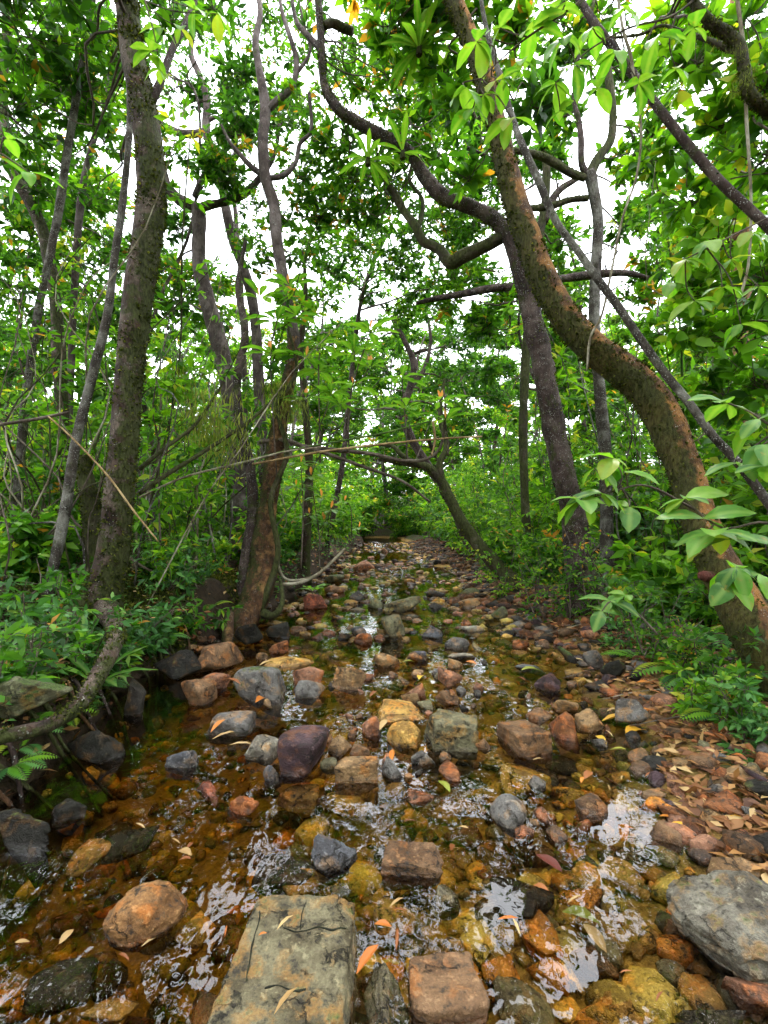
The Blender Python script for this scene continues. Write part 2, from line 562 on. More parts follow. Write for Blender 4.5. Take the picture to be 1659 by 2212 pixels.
def stone_material(name, attr=False):
    m, nt, N, Lk, out = new_mat(name)
    geo = N.new('ShaderNodeNewGeometry')
    pos = geo.outputs['Position']
    if attr:
        a = N.new('ShaderNodeAttribute')
        a.attribute_name = 'tint'
        base = a.outputs['Color']
        mossy = None
    else:
        oi = N.new('ShaderNodeObjectInfo')
        base = oi.outputs['Color']
        mossy = oi.outputs['Alpha']          # moss cover of this stone
    n1 = noise(N, Lk, pos, 9, 6, 0.65)
    n2 = noise(N, Lk, pos, 34, 6, 0.7)
    n3 = noise(N, Lk, pos, 150, 3, 0.6)
    n4 = noise(N, Lk, pos, 17, 5, 0.6)
    c = mix(N, Lk, mrange(N, Lk, n1.outputs['Fac'], 0.42, 0.58, 0, 0.9), base, mix(N, Lk, 1.0, base, (0.42, 0.38, 0.36), 'MULTIPLY'))
    c = mix(N, Lk, mrange(N, Lk, n4.outputs['Fac'], 0.52, 0.62, 0, 0.75), c, mix(N, Lk, 0.15, mix(N, Lk, 1.0, base, (1.55, 0.98, 0.5), 'MULTIPLY'), (0.34, 0.15, 0.04)))
    c = mix(N, Lk, mrange(N, Lk, n2.outputs['Fac'], 0.56, 0.63, 0, 0.6), c, mix(N, Lk, 0.08, mix(N, Lk, 1.0, base, (1.75, 1.8, 1.75), 'MULTIPLY'), (0.42, 0.39, 0.30)))
    c = mix(N, Lk, mrange(N, Lk, n2.outputs['Fac'], 0.34, 0.45, 0.9, 0), c, (0.03, 0.026, 0.022))
    wv = N.new('ShaderNodeVectorMath')
    wv.operation = 'MULTIPLY_ADD'
    Lk.new(n4.outputs['Color'], wv.inputs[0])
    wv.inputs[1].default_value = (0.16, 0.16, 0.16)
    Lk.new(pos, wv.inputs[2])
    vc = N.new('ShaderNodeTexVoronoi')
    vc.feature = 'DISTANCE_TO_EDGE'
    vc.inputs['Scale'].default_value = 4.5
    Lk.new(wv.outputs[0], vc.inputs['Vector'])
    crack = mathn(N, Lk, 'MULTIPLY', mrange(N, Lk, vc.outputs['Distance'], 0.004, 0.022, 1, 0), mrange(N, Lk, n1.outputs['Fac'], 0.43, 0.52))
    c = mix(N, Lk, mathn(N, Lk, 'MULTIPLY', crack, 0.85), c, (0.022, 0.02, 0.016))
    c = mix(N, Lk, mrange(N, Lk, n3.outputs['Fac'], 0.35, 0.6, 0.4, 0), c, (0.3, 0.28, 0.26), 'MULTIPLY')
    sp = N.new('ShaderNodeSeparateXYZ')
    Lk.new(pos, sp.inputs[0])
    if mossy is not None:
        sn = N.new('ShaderNodeSeparateXYZ')
        Lk.new(geo.outputs['Normal'], sn.inputs[0])
        mv = mathn(N, Lk, 'ADD', mathn(N, Lk, 'MULTIPLY', sn.outputs['Z'], 0.2), mathn(N, Lk, 'ADD', n4.outputs['Fac'], mathn(N, Lk, 'SUBTRACT', 0.0, mathn(N, Lk, 'MULTIPLY', mossy, -0.5))))
        mf = mathn(N, Lk, 'MULTIPLY', mrange(N, Lk, mv, 0.86, 0.98), mrange(N, Lk, mossy, 0.02, 0.1))
        c = mix(N, Lk, mf, c, mix(N, Lk, mrange(N, Lk, n3.outputs['Fac'], 0.35, 0.65), (0.018, 0.03, 0.012), (0.075, 0.105, 0.022)))
    # wet below and just above the waterline
    zz = mathn(N, Lk, 'ADD', sp.outputs['Z'], mathn(N, Lk, 'MULTIPLY', n4.outputs['Fac'], -0.03))
    wet = mrange(N, Lk, zz, -0.005, 0.012, 1, 0)
    c = mix(N, Lk, mathn(N, Lk, 'MULTIPLY', wet, 0.55), c, mix(N, Lk, 1.0, c, (0.62, 0.50, 0.36), 'MULTIPLY'))
    p = N.new('ShaderNodeBsdfPrincipled')
    Lk.new(c, p.inputs['Base Color'])
    rr = mathn(N, Lk, 'ADD', mathn(N, Lk, 'MULTIPLY', wet, -0.42), mrange(N, Lk, n2.outputs['Fac'], 0.3, 0.7, 0.50, 0.78))
    Lk.new(rr, p.inputs['Roughness'])
    Lk.new(mathn(N, Lk, 'ADD', 0.14, mathn(N, Lk, 'MULTIPLY', wet, 0.34)), p.inputs['Specular IOR Level'])
    h = mathn(N, Lk, 'ADD', n2.outputs['Fac'], mathn(N, Lk, 'MULTIPLY', n3.outputs['Fac'], 0.35))
    h = mathn(N, Lk, 'SUBTRACT', h, mathn(N, Lk, 'MULTIPLY', crack, 0.7))
    b = N.new('ShaderNodeBump')
    b.inputs['Strength'].default_value = 0.8
    b.inputs['Distance'].default_value = 0.018
    Lk.new(h, b.inputs['Height'])
    Lk.new(b.outputs[0], p.inputs['Normal'])
    Lk.new(p.outputs[0], out.inputs['Surface'])
    return m


M_stone = stone_material('stone')
M_pebble = stone_material('pebble', True)


def ground_material():
    m, nt, N, Lk, out = new_mat('forest_soil')
    geo = N.new('ShaderNodeNewGeometry')
    pos = geo.outputs['Position']
    sp = N.new('ShaderNodeSeparateXYZ')
    Lk.new(pos, sp.inputs[0])
    n1 = noise(N, Lk, pos, 2.3, 6, 0.65)
    n2 = noise(N, Lk, pos, 22, 6, 0.7)
    n3 = noise(N, Lk, pos, 90, 3, 0.6)
    soil = mix(N, Lk, mrange(N, Lk, n2.outputs['Fac'], 0.35, 0.65), (0.012, 0.008, 0.005), (0.050, 0.030, 0.015))
    soil = mix(N, Lk, mrange(N, Lk, n1.outputs['Fac'], 0.44, 0.58, 0, 0.85), soil, mix(N, Lk, n3.outputs['Fac'], (0.010, 0.020, 0.005), (0.045, 0.062, 0.012)))
    bed = mix(N, Lk, mrange(N, Lk, n2.outputs['Fac'], 0.3, 0.7), (0.15, 0.09, 0.022), (0.42, 0.26, 0.07))
    bed = mix(N, Lk, mrange(N, Lk, n3.outputs['Fac'], 0.35, 0.6, 0.5, 0), bed, (0.06, 0.035, 0.015))
    c = mix(N, Lk, mrange(N, Lk, mathn(N, Lk, 'ADD', sp.outputs['Z'], mathn(N, Lk, 'MULTIPLY', n1.outputs['Fac'], 0.04)), 0.04, 0.09), bed, soil)
    sn = N.new('ShaderNodeSeparateXYZ')
    Lk.new(geo.outputs['Normal'], sn.inputs[0])
    c = mix(N, Lk, mrange(N, Lk, sn.outputs['Z'], 0.80, 0.95, 1.0, 0.0), c, mix(N, Lk, mrange(N, Lk, n2.outputs['Fac'], 0.35, 0.65), (0.010, 0.007, 0.004), (0.042, 0.026, 0.013)))
    p = N.new('ShaderNodeBsdfPrincipled')
    p.inputs['Roughness'].default_value = 0.9
    p.inputs['Specular IOR Level'].default_value = 0.2
    Lk.new(c, p.inputs['Base Color'])
    b = N.new('ShaderNodeBump')
    b.inputs['Strength'].default_value = 1.0
    b.inputs['Distance'].default_value = 0.03
    Lk.new(mathn(N, Lk, 'ADD', n2.outputs['Fac'], mathn(N, Lk, 'MULTIPLY', n3.outputs['Fac'], 0.4)), b.inputs['Height'])
    Lk.new(b.outputs[0], p.inputs['Normal'])
    Lk.new(p.outputs[0], out.inputs['Surface'])
    return m


M_ground = ground_material()


def water_material():
    m, nt, N, Lk, out = new_mat('stream_water')
    geo = N.new('ShaderNodeNewGeometry')
    pos = geo.outputs['Position']
    mp = N.new('ShaderNodeMapping')
    mp.inputs['Scale'].default_value = (1.0, 0.75, 1)
    mp.inputs['Rotation'].default_value = (0, 0, math.radians(18))
    Lk.new(pos, mp.inputs['Vector'])
    warp = noise(N, Lk, mp.outputs[0], 3.0, 2)
    add = N.new('ShaderNodeVectorMath')
    add.operation = 'MULTIPLY_ADD'
    Lk.new(warp.outputs['Color'], add.inputs[0])
    add.inputs[1].default_value = (0.35, 0.35, 0)
    Lk.new(mp.outputs[0], add.inputs[2])
    a = noise(N, Lk, add.outputs[0], 8, 1.5, 0.45)
    b_ = noise(N, Lk, mp.outputs[0], 26, 1.0, 0.4)
    c_ = noise(N, Lk, mp.outputs[0], 2.0, 2, 0.5)
    act = mrange(N, Lk, c_.outputs['Fac'], 0.38, 0.64, 0.12, 1.2)
    spy = N.new('ShaderNodeSeparateXYZ')
    Lk.new(pos, spy.inputs[0])
    act = mathn(N, Lk, 'MULTIPLY', act, mrange(N, Lk, spy.outputs['Y'], 2.2, 4.5, 1.0, 0.4))
    h = mathn(N, Lk, 'MULTIPLY', act, mathn(N, Lk, 'ADD', mathn(N, Lk, 'MULTIPLY', a.outputs['Fac'], 1.0), mathn(N, Lk, 'MULTIPLY', b_.outputs['Fac'], 0.5)))
    b = N.new('ShaderNodeBump')
    b.inputs['Strength'].default_value = 1.0
    b.inputs['Distance'].default_value = 0.0042
    Lk.new(h, b.inputs['Height'])
    fr = N.new('ShaderNodeFresnel')
    fr.inputs['IOR'].default_value = 1.62
    Lk.new(b.outputs[0], fr.inputs['Normal'])
    tr = N.new('ShaderNodeBsdfTransparent')
    gl = N.new('ShaderNodeBsdfGlossy')
    gl.inputs['Roughness'].default_value = 0.012
    Lk.new(b.outputs[0], gl.inputs['Normal'])
    ms = N.new('ShaderNodeMixShader')
    Lk.new(fr.outputs[0], ms.inputs[0])
    Lk.new(tr.outputs[0], ms.inputs[1])
    Lk.new(gl.outputs[0], ms.inputs[2])
    Lk.new(ms.outputs[0], out.inputs['Surface'])
    va = N.new('ShaderNodeVolumeAbsorption')
    va.inputs['Color'].default_value = (0.82, 0.67, 0.08, 1)
    va.inputs['Density'].default_value = 4.4
    Lk.new(va.outputs[0], out.inputs['Volume'])
    return m


M_water = water_material()

# ------------------------------------------------------------------ ground and water
YK = np.array([-6, 0, 1.2, 1.6, 2.3, 3.0, 3.9, 4.7, 5.9, 8, 12, 18, 24, 60])
XL = np.array([-1.2, -1.2, -1.2, -1.25, -1.36, -1.46, -1.48, -1.36, -1.18, -1.05, -0.9, -0.7, -1.2, -1.2])
YR = np.array([-6, 0, 1.2, 1.7, 2.1, 2.9, 3.9, 5.9, 9, 15, 20, 24, 60])
XR = np.array([1.3, 1.3, 1.3, 1.4, 1.5, 1.68, 1.85, 1.5, 1.45, 1.55, 1.2, 0.6, 0.6])


def sstep(v, a, b):
    t = np.clip((v - a) / (b - a), 0, 1)
    return t * t * (3 - 2 * t)


def zg(x, y):
    x, y = np.asarray(x, float), np.asarray(y, float)
    xl, xr = np.interp(y, YK, XL), np.interp(y, YR, XR)
    q = np.stack([x, y, np.zeros_like(x)], -1)
    nz = fbm(q * 1.7, 3, 4) - 0.5
    nz2 = fbm(q * 7.0, 9, 3) - 0.5
    sl, sr = xl - x + nz * 0.25, x - xr + nz * 0.3
    w = np.clip((x - xl) / (xr - xl), 0, 1)
    bed = -0.17 - 0.14 * sstep(w, 0.5, 0.1) * sstep(y, 4.2, 3.0) + 0.09 * sstep(w, 0.35, 1.0) + nz * 0.06 + nz2 * 0.03
    bed = bed + 0.05 * sstep(y, 3.0, 7.0) + 0.035 * sstep(y, 2.6, 3.6) * sstep(y, 7.5, 5.5) + sstep(y, 5.0, 7.5) * (-0.03 + (fbm(q * 0.9, 21, 2) - 0.47) * 0.30)
    bed = bed + sstep(sr, -0.75, 0.05) * 0.13
    left = sstep(sl, -0.08, 0.38) * 0.52 + np.clip(sl - 0.3, 0, 30) * 0.07
    right = sstep(sr, -0.1, 1.3) * 0.20 + np.clip(sr - 1.0, 0, 30) * 0.08
    far = sstep(y, 18.5, 24) * 0.6 + np.clip(y - 24, 0, 60) * 0.06
    z = bed + np.maximum(left, right) + far
    inbank = np.clip(np.maximum(sl, sr), 0, 1)
    return z + nz2 * 0.10 * inbank + nz * 0.18 * inbank


def axis(lo, dense_lo, dense_hi, hi, step, grow=1.13):
    a = list(np.arange(dense_lo, dense_hi, step))
    s, v = step, dense_hi
    up = []
    while v < hi:
        up.append(v)
        s *= grow
        v += s
    up.append(hi)
    s, v, dn = step, dense_lo - step, []
    while v > lo:
        dn.append(v)
        s *= grow
        v -= s
    dn.append(lo)
    return np.array(dn[::-1] + a + up)


gx = axis(-160, -3.2, 3.4, 160, 0.05)
gy = axis(-60, 0.3, 7.0, 260, 0.05, 1.06)
XX, YY = np.meshgrid(gx, gy)
ZZ = zg(XX, YY)
V = np.stack([XX, YY, ZZ], -1).reshape(-1, 3)
nx, ny = len(gx), len(gy)
i, j = np.meshgrid(np.arange(ny - 1), np.arange(nx - 1), indexing='ij')
Q = np.stack([i * nx + j, i * nx + j + 1, (i + 1) * nx + j + 1, (i + 1) * nx + j], -1).reshape(-1, 4)
ground = obj('ground', mesh_from('ground', V, [Q], smooth=True), M_ground, kind='structure', label='brown forest floor and sandy stream bed')

wx = np.linspace(-2.0, 2.9, 50)
wy = np.linspace(-3, 23, 220)
XX, YY = np.meshgrid(wx, wy)
nx, ny = len(wx), len(wy)
Vt = np.stack([XX, YY, np.zeros_like(XX)], -1).reshape(-1, 3)
i, j = np.meshgrid(np.arange(ny - 1), np.arange(nx - 1), indexing='ij')
Qt = np.stack([i * nx + j, i * nx + j + 1, (i + 1) * nx + j + 1, (i + 1) * nx + j], -1).reshape(-1, 4)
Vb = np.array([[-2, -3, -0.6], [2.9, -3, -0.6], [2.9, 23, -0.6], [-2, 23, -0.6]])
b0 = len(Vt)
bot = np.array([[b0, b0 + 3, b0 + 2, b0 + 1]])
V = np.vstack([Vt, Vb])
me = mesh_from('water', V, [Qt, bot], smooth=False)
bm = bmesh.new()
bm.from_mesh(me)
bm.verts.ensure_lookup_table()
rim = [[j for j in range(nx)], [i * nx + nx - 1 for i in range(ny)], [(ny - 1) * nx + j for j in range(nx - 1, -1, -1)], [i * nx for i in range(ny - 1, -1, -1)]]
crn = [(b0, b0 + 1), (b0 + 1, b0 + 2), (b0 + 2, b0 + 3), (b0 + 3, b0)]
for r_, (a_, c_) in zip(rim, crn):
    bm.faces.new([bm.verts[k] for k in r_] + [bm.verts[c_], bm.verts[a_]])
bmesh.ops.recalc_face_normals(bm, faces=bm.faces)
bm.to_mesh(me)
bm.free()
water = obj('water', me, M_water, kind='structure', label='clear amber stream water with rippled sky reflections')

# ------------------------------------------------------------------ stones
ICO = {}
for s in range(1, 7):
    bm = bmesh.new()
    bmesh.ops.create_icosphere(bm, subdivisions=s, radius=1)
    ICO[s] = (np.array([v.co[:] for v in bm.verts]), np.array([[v.index for v in f.verts] for f in bm.faces]))
    bm.free()


def rock_shape(seed, sub=4, boxy=0.0, rough=0.08, p=14, crack=None):
    r = np.random.default_rng(seed)
    D, Fc = ICO[sub]
    D = norm(D + 0)
    if boxy == 2:
        nn = np.vstack([np.eye(3), -np.eye(3)]) + r.normal(size=(6, 3)) * [0.09, 0.09, 0.04]
        dd = np.full(6, 0.95)
        nn = np.vstack([nn, norm(r.normal(size=(6, 3)))])
        dd = np.concatenate([dd, r.uniform(1.12, 1.4, 6)])
        p = 80
    elif boxy == 3:
        nn = np.array([[1, -0.08, 0.06], [-1, 0.16, 0.05], [0.03, 1, 0.1], [0.02, -1, 0.02], [0.02, -0.03, 1], [0, 0, -1.0], [0.75, 0.05, 0.9], [-0.8, 0.7, 0.3]])
        dd = np.array([0.95, 0.95, 0.95, 0.95, 0.9, 0.95, 1.16, 1.32])
        p = 90
    elif boxy == -2:
        nn = np.vstack([np.eye(3), -np.eye(3)]) + r.normal(size=(6, 3)) * 0.2
        nn = np.vstack([nn, r.normal(size=(4, 3))])
        dd = np.concatenate([r.uniform(0.88, 1.0, 6), r.uniform(0.98, 1.15, 4)])
        p = 8
        rough = rough * 0.9
    elif boxy < 0:
        nn = r.normal(size=(10, 3))
        dd = r.uniform(0.88, 1.0, 10)
        p = 5
        rough = rough * 0.6
    elif boxy:
        nn = np.vstack([np.eye(3), -np.eye(3)]) + r.normal(size=(6, 3)) * [0.32, 0.32, 0.22]
        dd = np.full(6, 0.92) * r.uniform(0.8, 1.1, 6)
        n2 = norm(r.normal(size=(14, 3)))
        nn = np.vstack([nn, n2])
        dd = np.concatenate([dd, r.uniform(0.86, 1.3, 14)])
        p = 60
    else:
        k = 13
        nn = r.normal(size=(k, 3))
        dd = r.uniform(0.72, 1.08, k)
        p = 26
    nn = norm(nn)
    s = np.maximum(D @ nn.T, 0) / dd
    if boxy == -1:
        s = np.hstack([s, np.full((len(D), 1), 0.97)])
    rad = (s ** p).sum(1) ** (-1.0 / p)
    V = D * rad[:, None]
    V = V / np.abs(V).max(0)
    o = r.uniform(0, 50, 3)
    dsp = (fbm(V * 1.9 + o, seed, 3) - 0.5) * 2.4 * rough + (fbm(V * 5.5 + o, seed + 3, 4) - 0.5) * rough * 1.1
    if sub >= 5:
        dsp = dsp + (fbm(V * 15 + o, seed + 8, 3) - 0.5) * rough * 0.7
        chip = np.clip(fbm(V * 3.1 + o, seed + 30, 3) - 0.56, 0, 1)
        dsp = dsp - chip * rough * (5.0 if boxy >= 0 else 0.0)
    V = V + D * dsp[:, None]
    return V, Fc


C_ = dict(grey=(0.15, 0.14, 0.13), greyblue=(0.115, 0.12, 0.135), olive=(0.17, 0.155, 0.09), slab=(0.17, 0.148, 0.088), tan=(0.28, 0.175, 0.085), brown=(0.19, 0.11, 0.058),
          rust=(0.25, 0.10, 0.040), heart=(0.27, 0.14, 0.055), maroon=(0.078, 0.048, 0.055), pink=(0.30, 0.15, 0.09), dark=(0.045, 0.04, 0.034), black=(0.018, 0.017, 0.013),
          gold=(0.66, 0.42, 0.08), orange=(0.68, 0.29, 0.04), yellow=(0.66, 0.52, 0.12), amber=(0.48, 0.29, 0.08), pale=(0.28, 0.26, 0.21), boulder=(0.18, 0.165, 0.13), mossy=(0.13, 0.13, 0.07), red=(0.26, 0.085, 0.05))

STONES = []        # (x, y, radius) footprints
LANDMARK = []      # (phrase, place)


def put_stone(name, bbox, hf, colour, label, boxy=0, moss=0.0, sub=4, z=0.0, yaw=None, rough=0.08, sink=0.5, mark=None, cat='stone', group='stones in the stream', tilt=0.0, maxL=1.5):
    x0, y0, x1, y1 = bbox
    df = (CAM_Z - z) * F / (y1 - CY)
    w = (x1 - x0) * df / F
    for _ in range(3):
        H = hf * w
        db = (CAM_Z - z - H) * F / (y0 - CY)
        L = db - df
        if L < 0.55 * w:
            L = 0.55 * w
            H = max(0.12 * w, CAM_Z - z - (y0 - CY) * (df + L) / F)
        L = min(L, maxL * w)
        w = (x1 - x0) * (df + L * 0.4) / F
    sink_m = max(0.35 * H, 0.05) * (sink / 0.5)
    seed = int(abs(x0 * 13 + y0 * 7)) % 9973
    if df > 4.2:
        sub = min(sub, 3)
    Vv, Fc = rock_shape(seed, sub, boxy, rough)
    yaw = random.uniform(-0.25, 0.25) if yaw is None else math.radians(yaw)
    hx, hy, hz = w / 2 * 1.1, L / 2 * 1.1, (H + sink_m) / 2 * 1.08
    c_, s_ = abs(math.cos(yaw)), abs(math.sin(yaw))
    # keep the outer size when turned
    k = 1 / max((c_ * hx + s_ * hy) / hx, 0.6)
    hx *= k
    me = mesh_from(name, Vv * [hx, hy, hz], [Fc], smooth=True)
    cx = ((x0 + x1) / 2 - CX) * (df + L * 0.45) / F
    loc = (cx, df + L / 2, z + (H - sink_m) / 2)
    o = obj(name, me, M_stone, loc=loc, label=label, cat=cat, group=group)
    o.rotation_euler = (tilt, 0, yaw)
    o.color = (*C_[colour], moss)
    STONES.append((loc[0], loc[1], max(w, L) / 2))
    if mark:
        LANDMARK.append((mark, np.array([loc[0], loc[1], loc[2] + hz])))
    return o


S = put_stone


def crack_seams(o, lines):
    # thin dark tubes that paint shade along the cracks of a slab
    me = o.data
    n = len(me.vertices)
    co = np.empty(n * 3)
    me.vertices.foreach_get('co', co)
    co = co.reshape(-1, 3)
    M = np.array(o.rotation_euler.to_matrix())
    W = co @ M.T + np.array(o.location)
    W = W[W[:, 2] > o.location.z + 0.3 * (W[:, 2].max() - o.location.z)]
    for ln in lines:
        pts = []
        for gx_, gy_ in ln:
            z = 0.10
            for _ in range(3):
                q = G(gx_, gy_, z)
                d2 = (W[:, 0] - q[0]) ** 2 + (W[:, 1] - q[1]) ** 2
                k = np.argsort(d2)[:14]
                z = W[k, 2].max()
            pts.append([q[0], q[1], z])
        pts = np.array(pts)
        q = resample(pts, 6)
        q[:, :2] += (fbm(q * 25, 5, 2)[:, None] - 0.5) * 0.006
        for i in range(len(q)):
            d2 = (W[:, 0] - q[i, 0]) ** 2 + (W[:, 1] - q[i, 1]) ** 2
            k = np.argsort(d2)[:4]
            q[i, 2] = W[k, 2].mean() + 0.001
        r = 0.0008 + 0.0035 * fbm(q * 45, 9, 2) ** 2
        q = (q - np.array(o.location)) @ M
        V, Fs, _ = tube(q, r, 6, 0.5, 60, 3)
        obj('crack_shade', mesh_from('crack_shade', V, Fs, smooth=True), M_crack, o, kind='stuff')


M_crack = bark_material('crack_shade', (0.016, 0.017, 0.010), (0.03, 0.034, 0.016), (0.008, 0.008, 0.006), moss=0.3, lichen=0.0, scale=30, bump=0.4)  # near-black tone standing for the shade in the cracks
# nearest stones
slab = S('boulder', (478, 1925, 782, 2330), 0.30, 'slab', 'large flat cracked grey slab at the bottom of the picture', 3, 0.10, 6, yaw=3, rough=0.07, mark='the cracked grey slab', maxL=1.6)
S('boulder', (212, 1880, 402, 2047), 0.30, 'heart', 'heart-shaped orange brown boulder standing in the dark left water', -1, 0, 5, rough=0.2, maxL=1.0, yaw=25, mark='the heart-shaped brown boulder')
S('boulder', (1405, 1815, 1840, 2150), 0.40, 'boulder', 'big grey lichen-spotted boulder at the right edge', 0, 0.26, 6, yaw=-22, rough=0.10, mark='the big grey boulder at the right edge')
S('boulder', (594, 1556, 705, 1678), 0.62, 'maroon', 'smooth dark maroon boulder in the middle of the stream', -2, 0, 5, rough=0.06, mark='the maroon boulder')
S('boulder', (914, 1530, 1044, 1624), 0.46, 'olive', 'blocky grey olive boulder with lichen, right of centre', 2, 0.15, 5, yaw=-8, mark='the blocky olive boulder')
S('stone', (1085, 1550, 1180, 1632), 0.42, 'brown', 'brown cube-shaped stone with a flat top beside the gravel bar', 2, 0, 5, yaw=18, rough=0.05, mark='the brown cube-shaped stone')
S('stone', (726, 1626, 816, 1692), 0.48, 'tan', 'yellowish striped block-shaped stone with banded front', 2, 0, 5, yaw=4, mark='the striped yellowish block')
S('stone', (816, 1630, 876, 1692), 0.55, 'grey', 'pale grey lumpy stone touching the striped yellowish block', 0, 0.0, 4)
S('stone', (447, 1528, 549, 1592), 0.45, 'grey', 'rounded dark grey stone carrying an orange leaf, left side', -2, 0, 5, mark='the rounded dark grey stone')
S('stone', (536, 1576, 608, 1642), 0.45, 'pale', 'pale mottled grey stone just left of the maroon boulder', 1, 0.1, 4)
S('boulder', (508, 1408, 616, 1517), 0.72, 'grey', 'grey boulder with a green moss cap near the left bank', -2, 0.42, 5, mark='the moss-capped boulder')
S('boulder', (393, 1455, 470, 1532), 0.7, 'brown', 'dark brown rounded boulder at the foot of the left bank', 0, 0, 4, mark='the dark brown boulder by the left bank')
S('stone', (430, 1442, 498, 1492), 0.5, 'pink', 'pinkish angular stone leaning behind the dark brown boulder', 1, 0, 4)
S('stone', (634, 1436, 698, 1480), 0.5, 'pink', 'reddish upper half of a stone pair behind the maroon boulder', 1, 0, 4)
S('stone', (632, 1466, 700, 1510), 0.4, 'grey', 'grey lower half of a stone pair behind the maroon boulder', 1, 0, 4)
S('stone', (715, 1436, 788, 1492), 0.6, 'tan', 'round brown and pink stone in the middle of the stream', 0, 0, 5, mark='the round brown and pink stone')
S('stone', (804, 1400, 862, 1442), 0.55, 'tan', 'tan square-faced stone in midstream', 1, 0, 4, mark='the tan square-faced stone')
S('stone', (666, 1793, 778, 1892), 0.30, 'greyblue', 'flat blue grey wedge-shaped stone above the cracked slab', 1, 0, 5, yaw=25, mark='the blue grey wedge stone')
S('stone', (828, 1815, 956, 1892), 0.32, 'brown', 'brown block-shaped stone ringed by bright water', 2, 0, 5, yaw=-8, mark='the brown block in bright water')
S('stone', (481, 1692, 568, 1767), 0.55, 'rust', 'rust brown pyramid-shaped stone left of centre', 0, 0, 5, mark='the rust pyramid stone')
S('stone', (420, 1660, 482, 1732), 0.2, 'red', 'flat reddish stone left of the rust pyramid stone', 0, 0, 4, yaw=35)
S('stone', (355, 1614, 430, 1662), 0.42, 'greyblue', 'grey purple flat-topped stone in the dark left pool', 1, 0.1, 4, mark='the grey purple stone in the left pool')
S('stone', (1060, 1705, 1142, 1788), 0.45, 'grey', 'grey egg-shaped stone standing right of centre', -1, 0, 5, mark='the grey egg-shaped stone')
S('stone', (944, 1622, 1002, 1688), 0.55, 'rust', 'rusty lumpy stone in front of the blocky olive boulder', 0, 0, 4, mark='the rusty lumpy stone')
S('stone', (878, 1614, 944, 1656), 0.35, 'grey', 'low grey stone between the pale lumpy and rusty stones', 0, 0, 4)
S('stone', (833, 1556, 915, 1617), 0.5, 'amber', 'ochre slab-sided stone left of the blocky olive boulder', 1, 0, 4, yaw=-15)
S('stone', (778, 1543, 824, 1592), 0.7, 'pink', 'small orange pink cube-shaped stone among leaves in midstream', 1, 0, 4)
S('stone', (702, 1583, 762, 1632), 0.5, 'tan', 'rounded tan stone right of the maroon boulder', 0, 0, 4)
S('stone', (756, 1600, 800, 1640), 0.5, 'brown', 'small brown stone behind the striped yellowish block', 1, 0, 4)
S('boulder', (786, 1492, 918, 1562), 0.16, 'amber', 'wide low dark ochre boulder just breaking the water in midstream', 0, 0.15, 5, mark='the wide low ochre boulder')
S('stone', (1148, 1442, 1218, 1498), 0.5, 'maroon', 'purple brown rounded stone at the gravel bar edge', 0, 0, 4, mark='the purple brown stone by the gravel bar')
S('stone', (1183, 1528, 1252, 1602), 0.6, 'rust', 'reddish wedge-shaped stone right of the brown cube-shaped stone', 0, 0, 4)
S('stone', (1243, 1528, 1296, 1582), 0.6, 'tan', 'small pale block-shaped stone on the gravel bar', 1, 0, 4, mark='the small pale block on the gravel bar')
S('stone', (1138, 1514, 1194, 1562), 0.45, 'brown', 'brown flat stone behind the brown cube-shaped stone', 0, 0, 4)
S('stone', (1330, 1506, 1405, 1556), 0.5, 'grey', 'dark grey stone among fallen leaves on the right bank', 0, 0.1, 4, z=0.05, mark='the dark grey stone among right bank leaves')
S('stone', (1190, 1498, 1250, 1540), 0.45, 'tan', 'ochre brown stone heaped on the gravel bar', 0, 0, 4)
crack_seams(slab, [[(612, 2004), (650, 2012), (690, 2002), (722, 2008), (748, 2000)], [(662, 1948), (652, 1975), (648, 2008)], [(556, 1962), (560, 1985), (545, 2040), (538, 2085), (532, 2120)], [(572, 2135), (600, 2128), (632, 2140), (660, 2138)]])
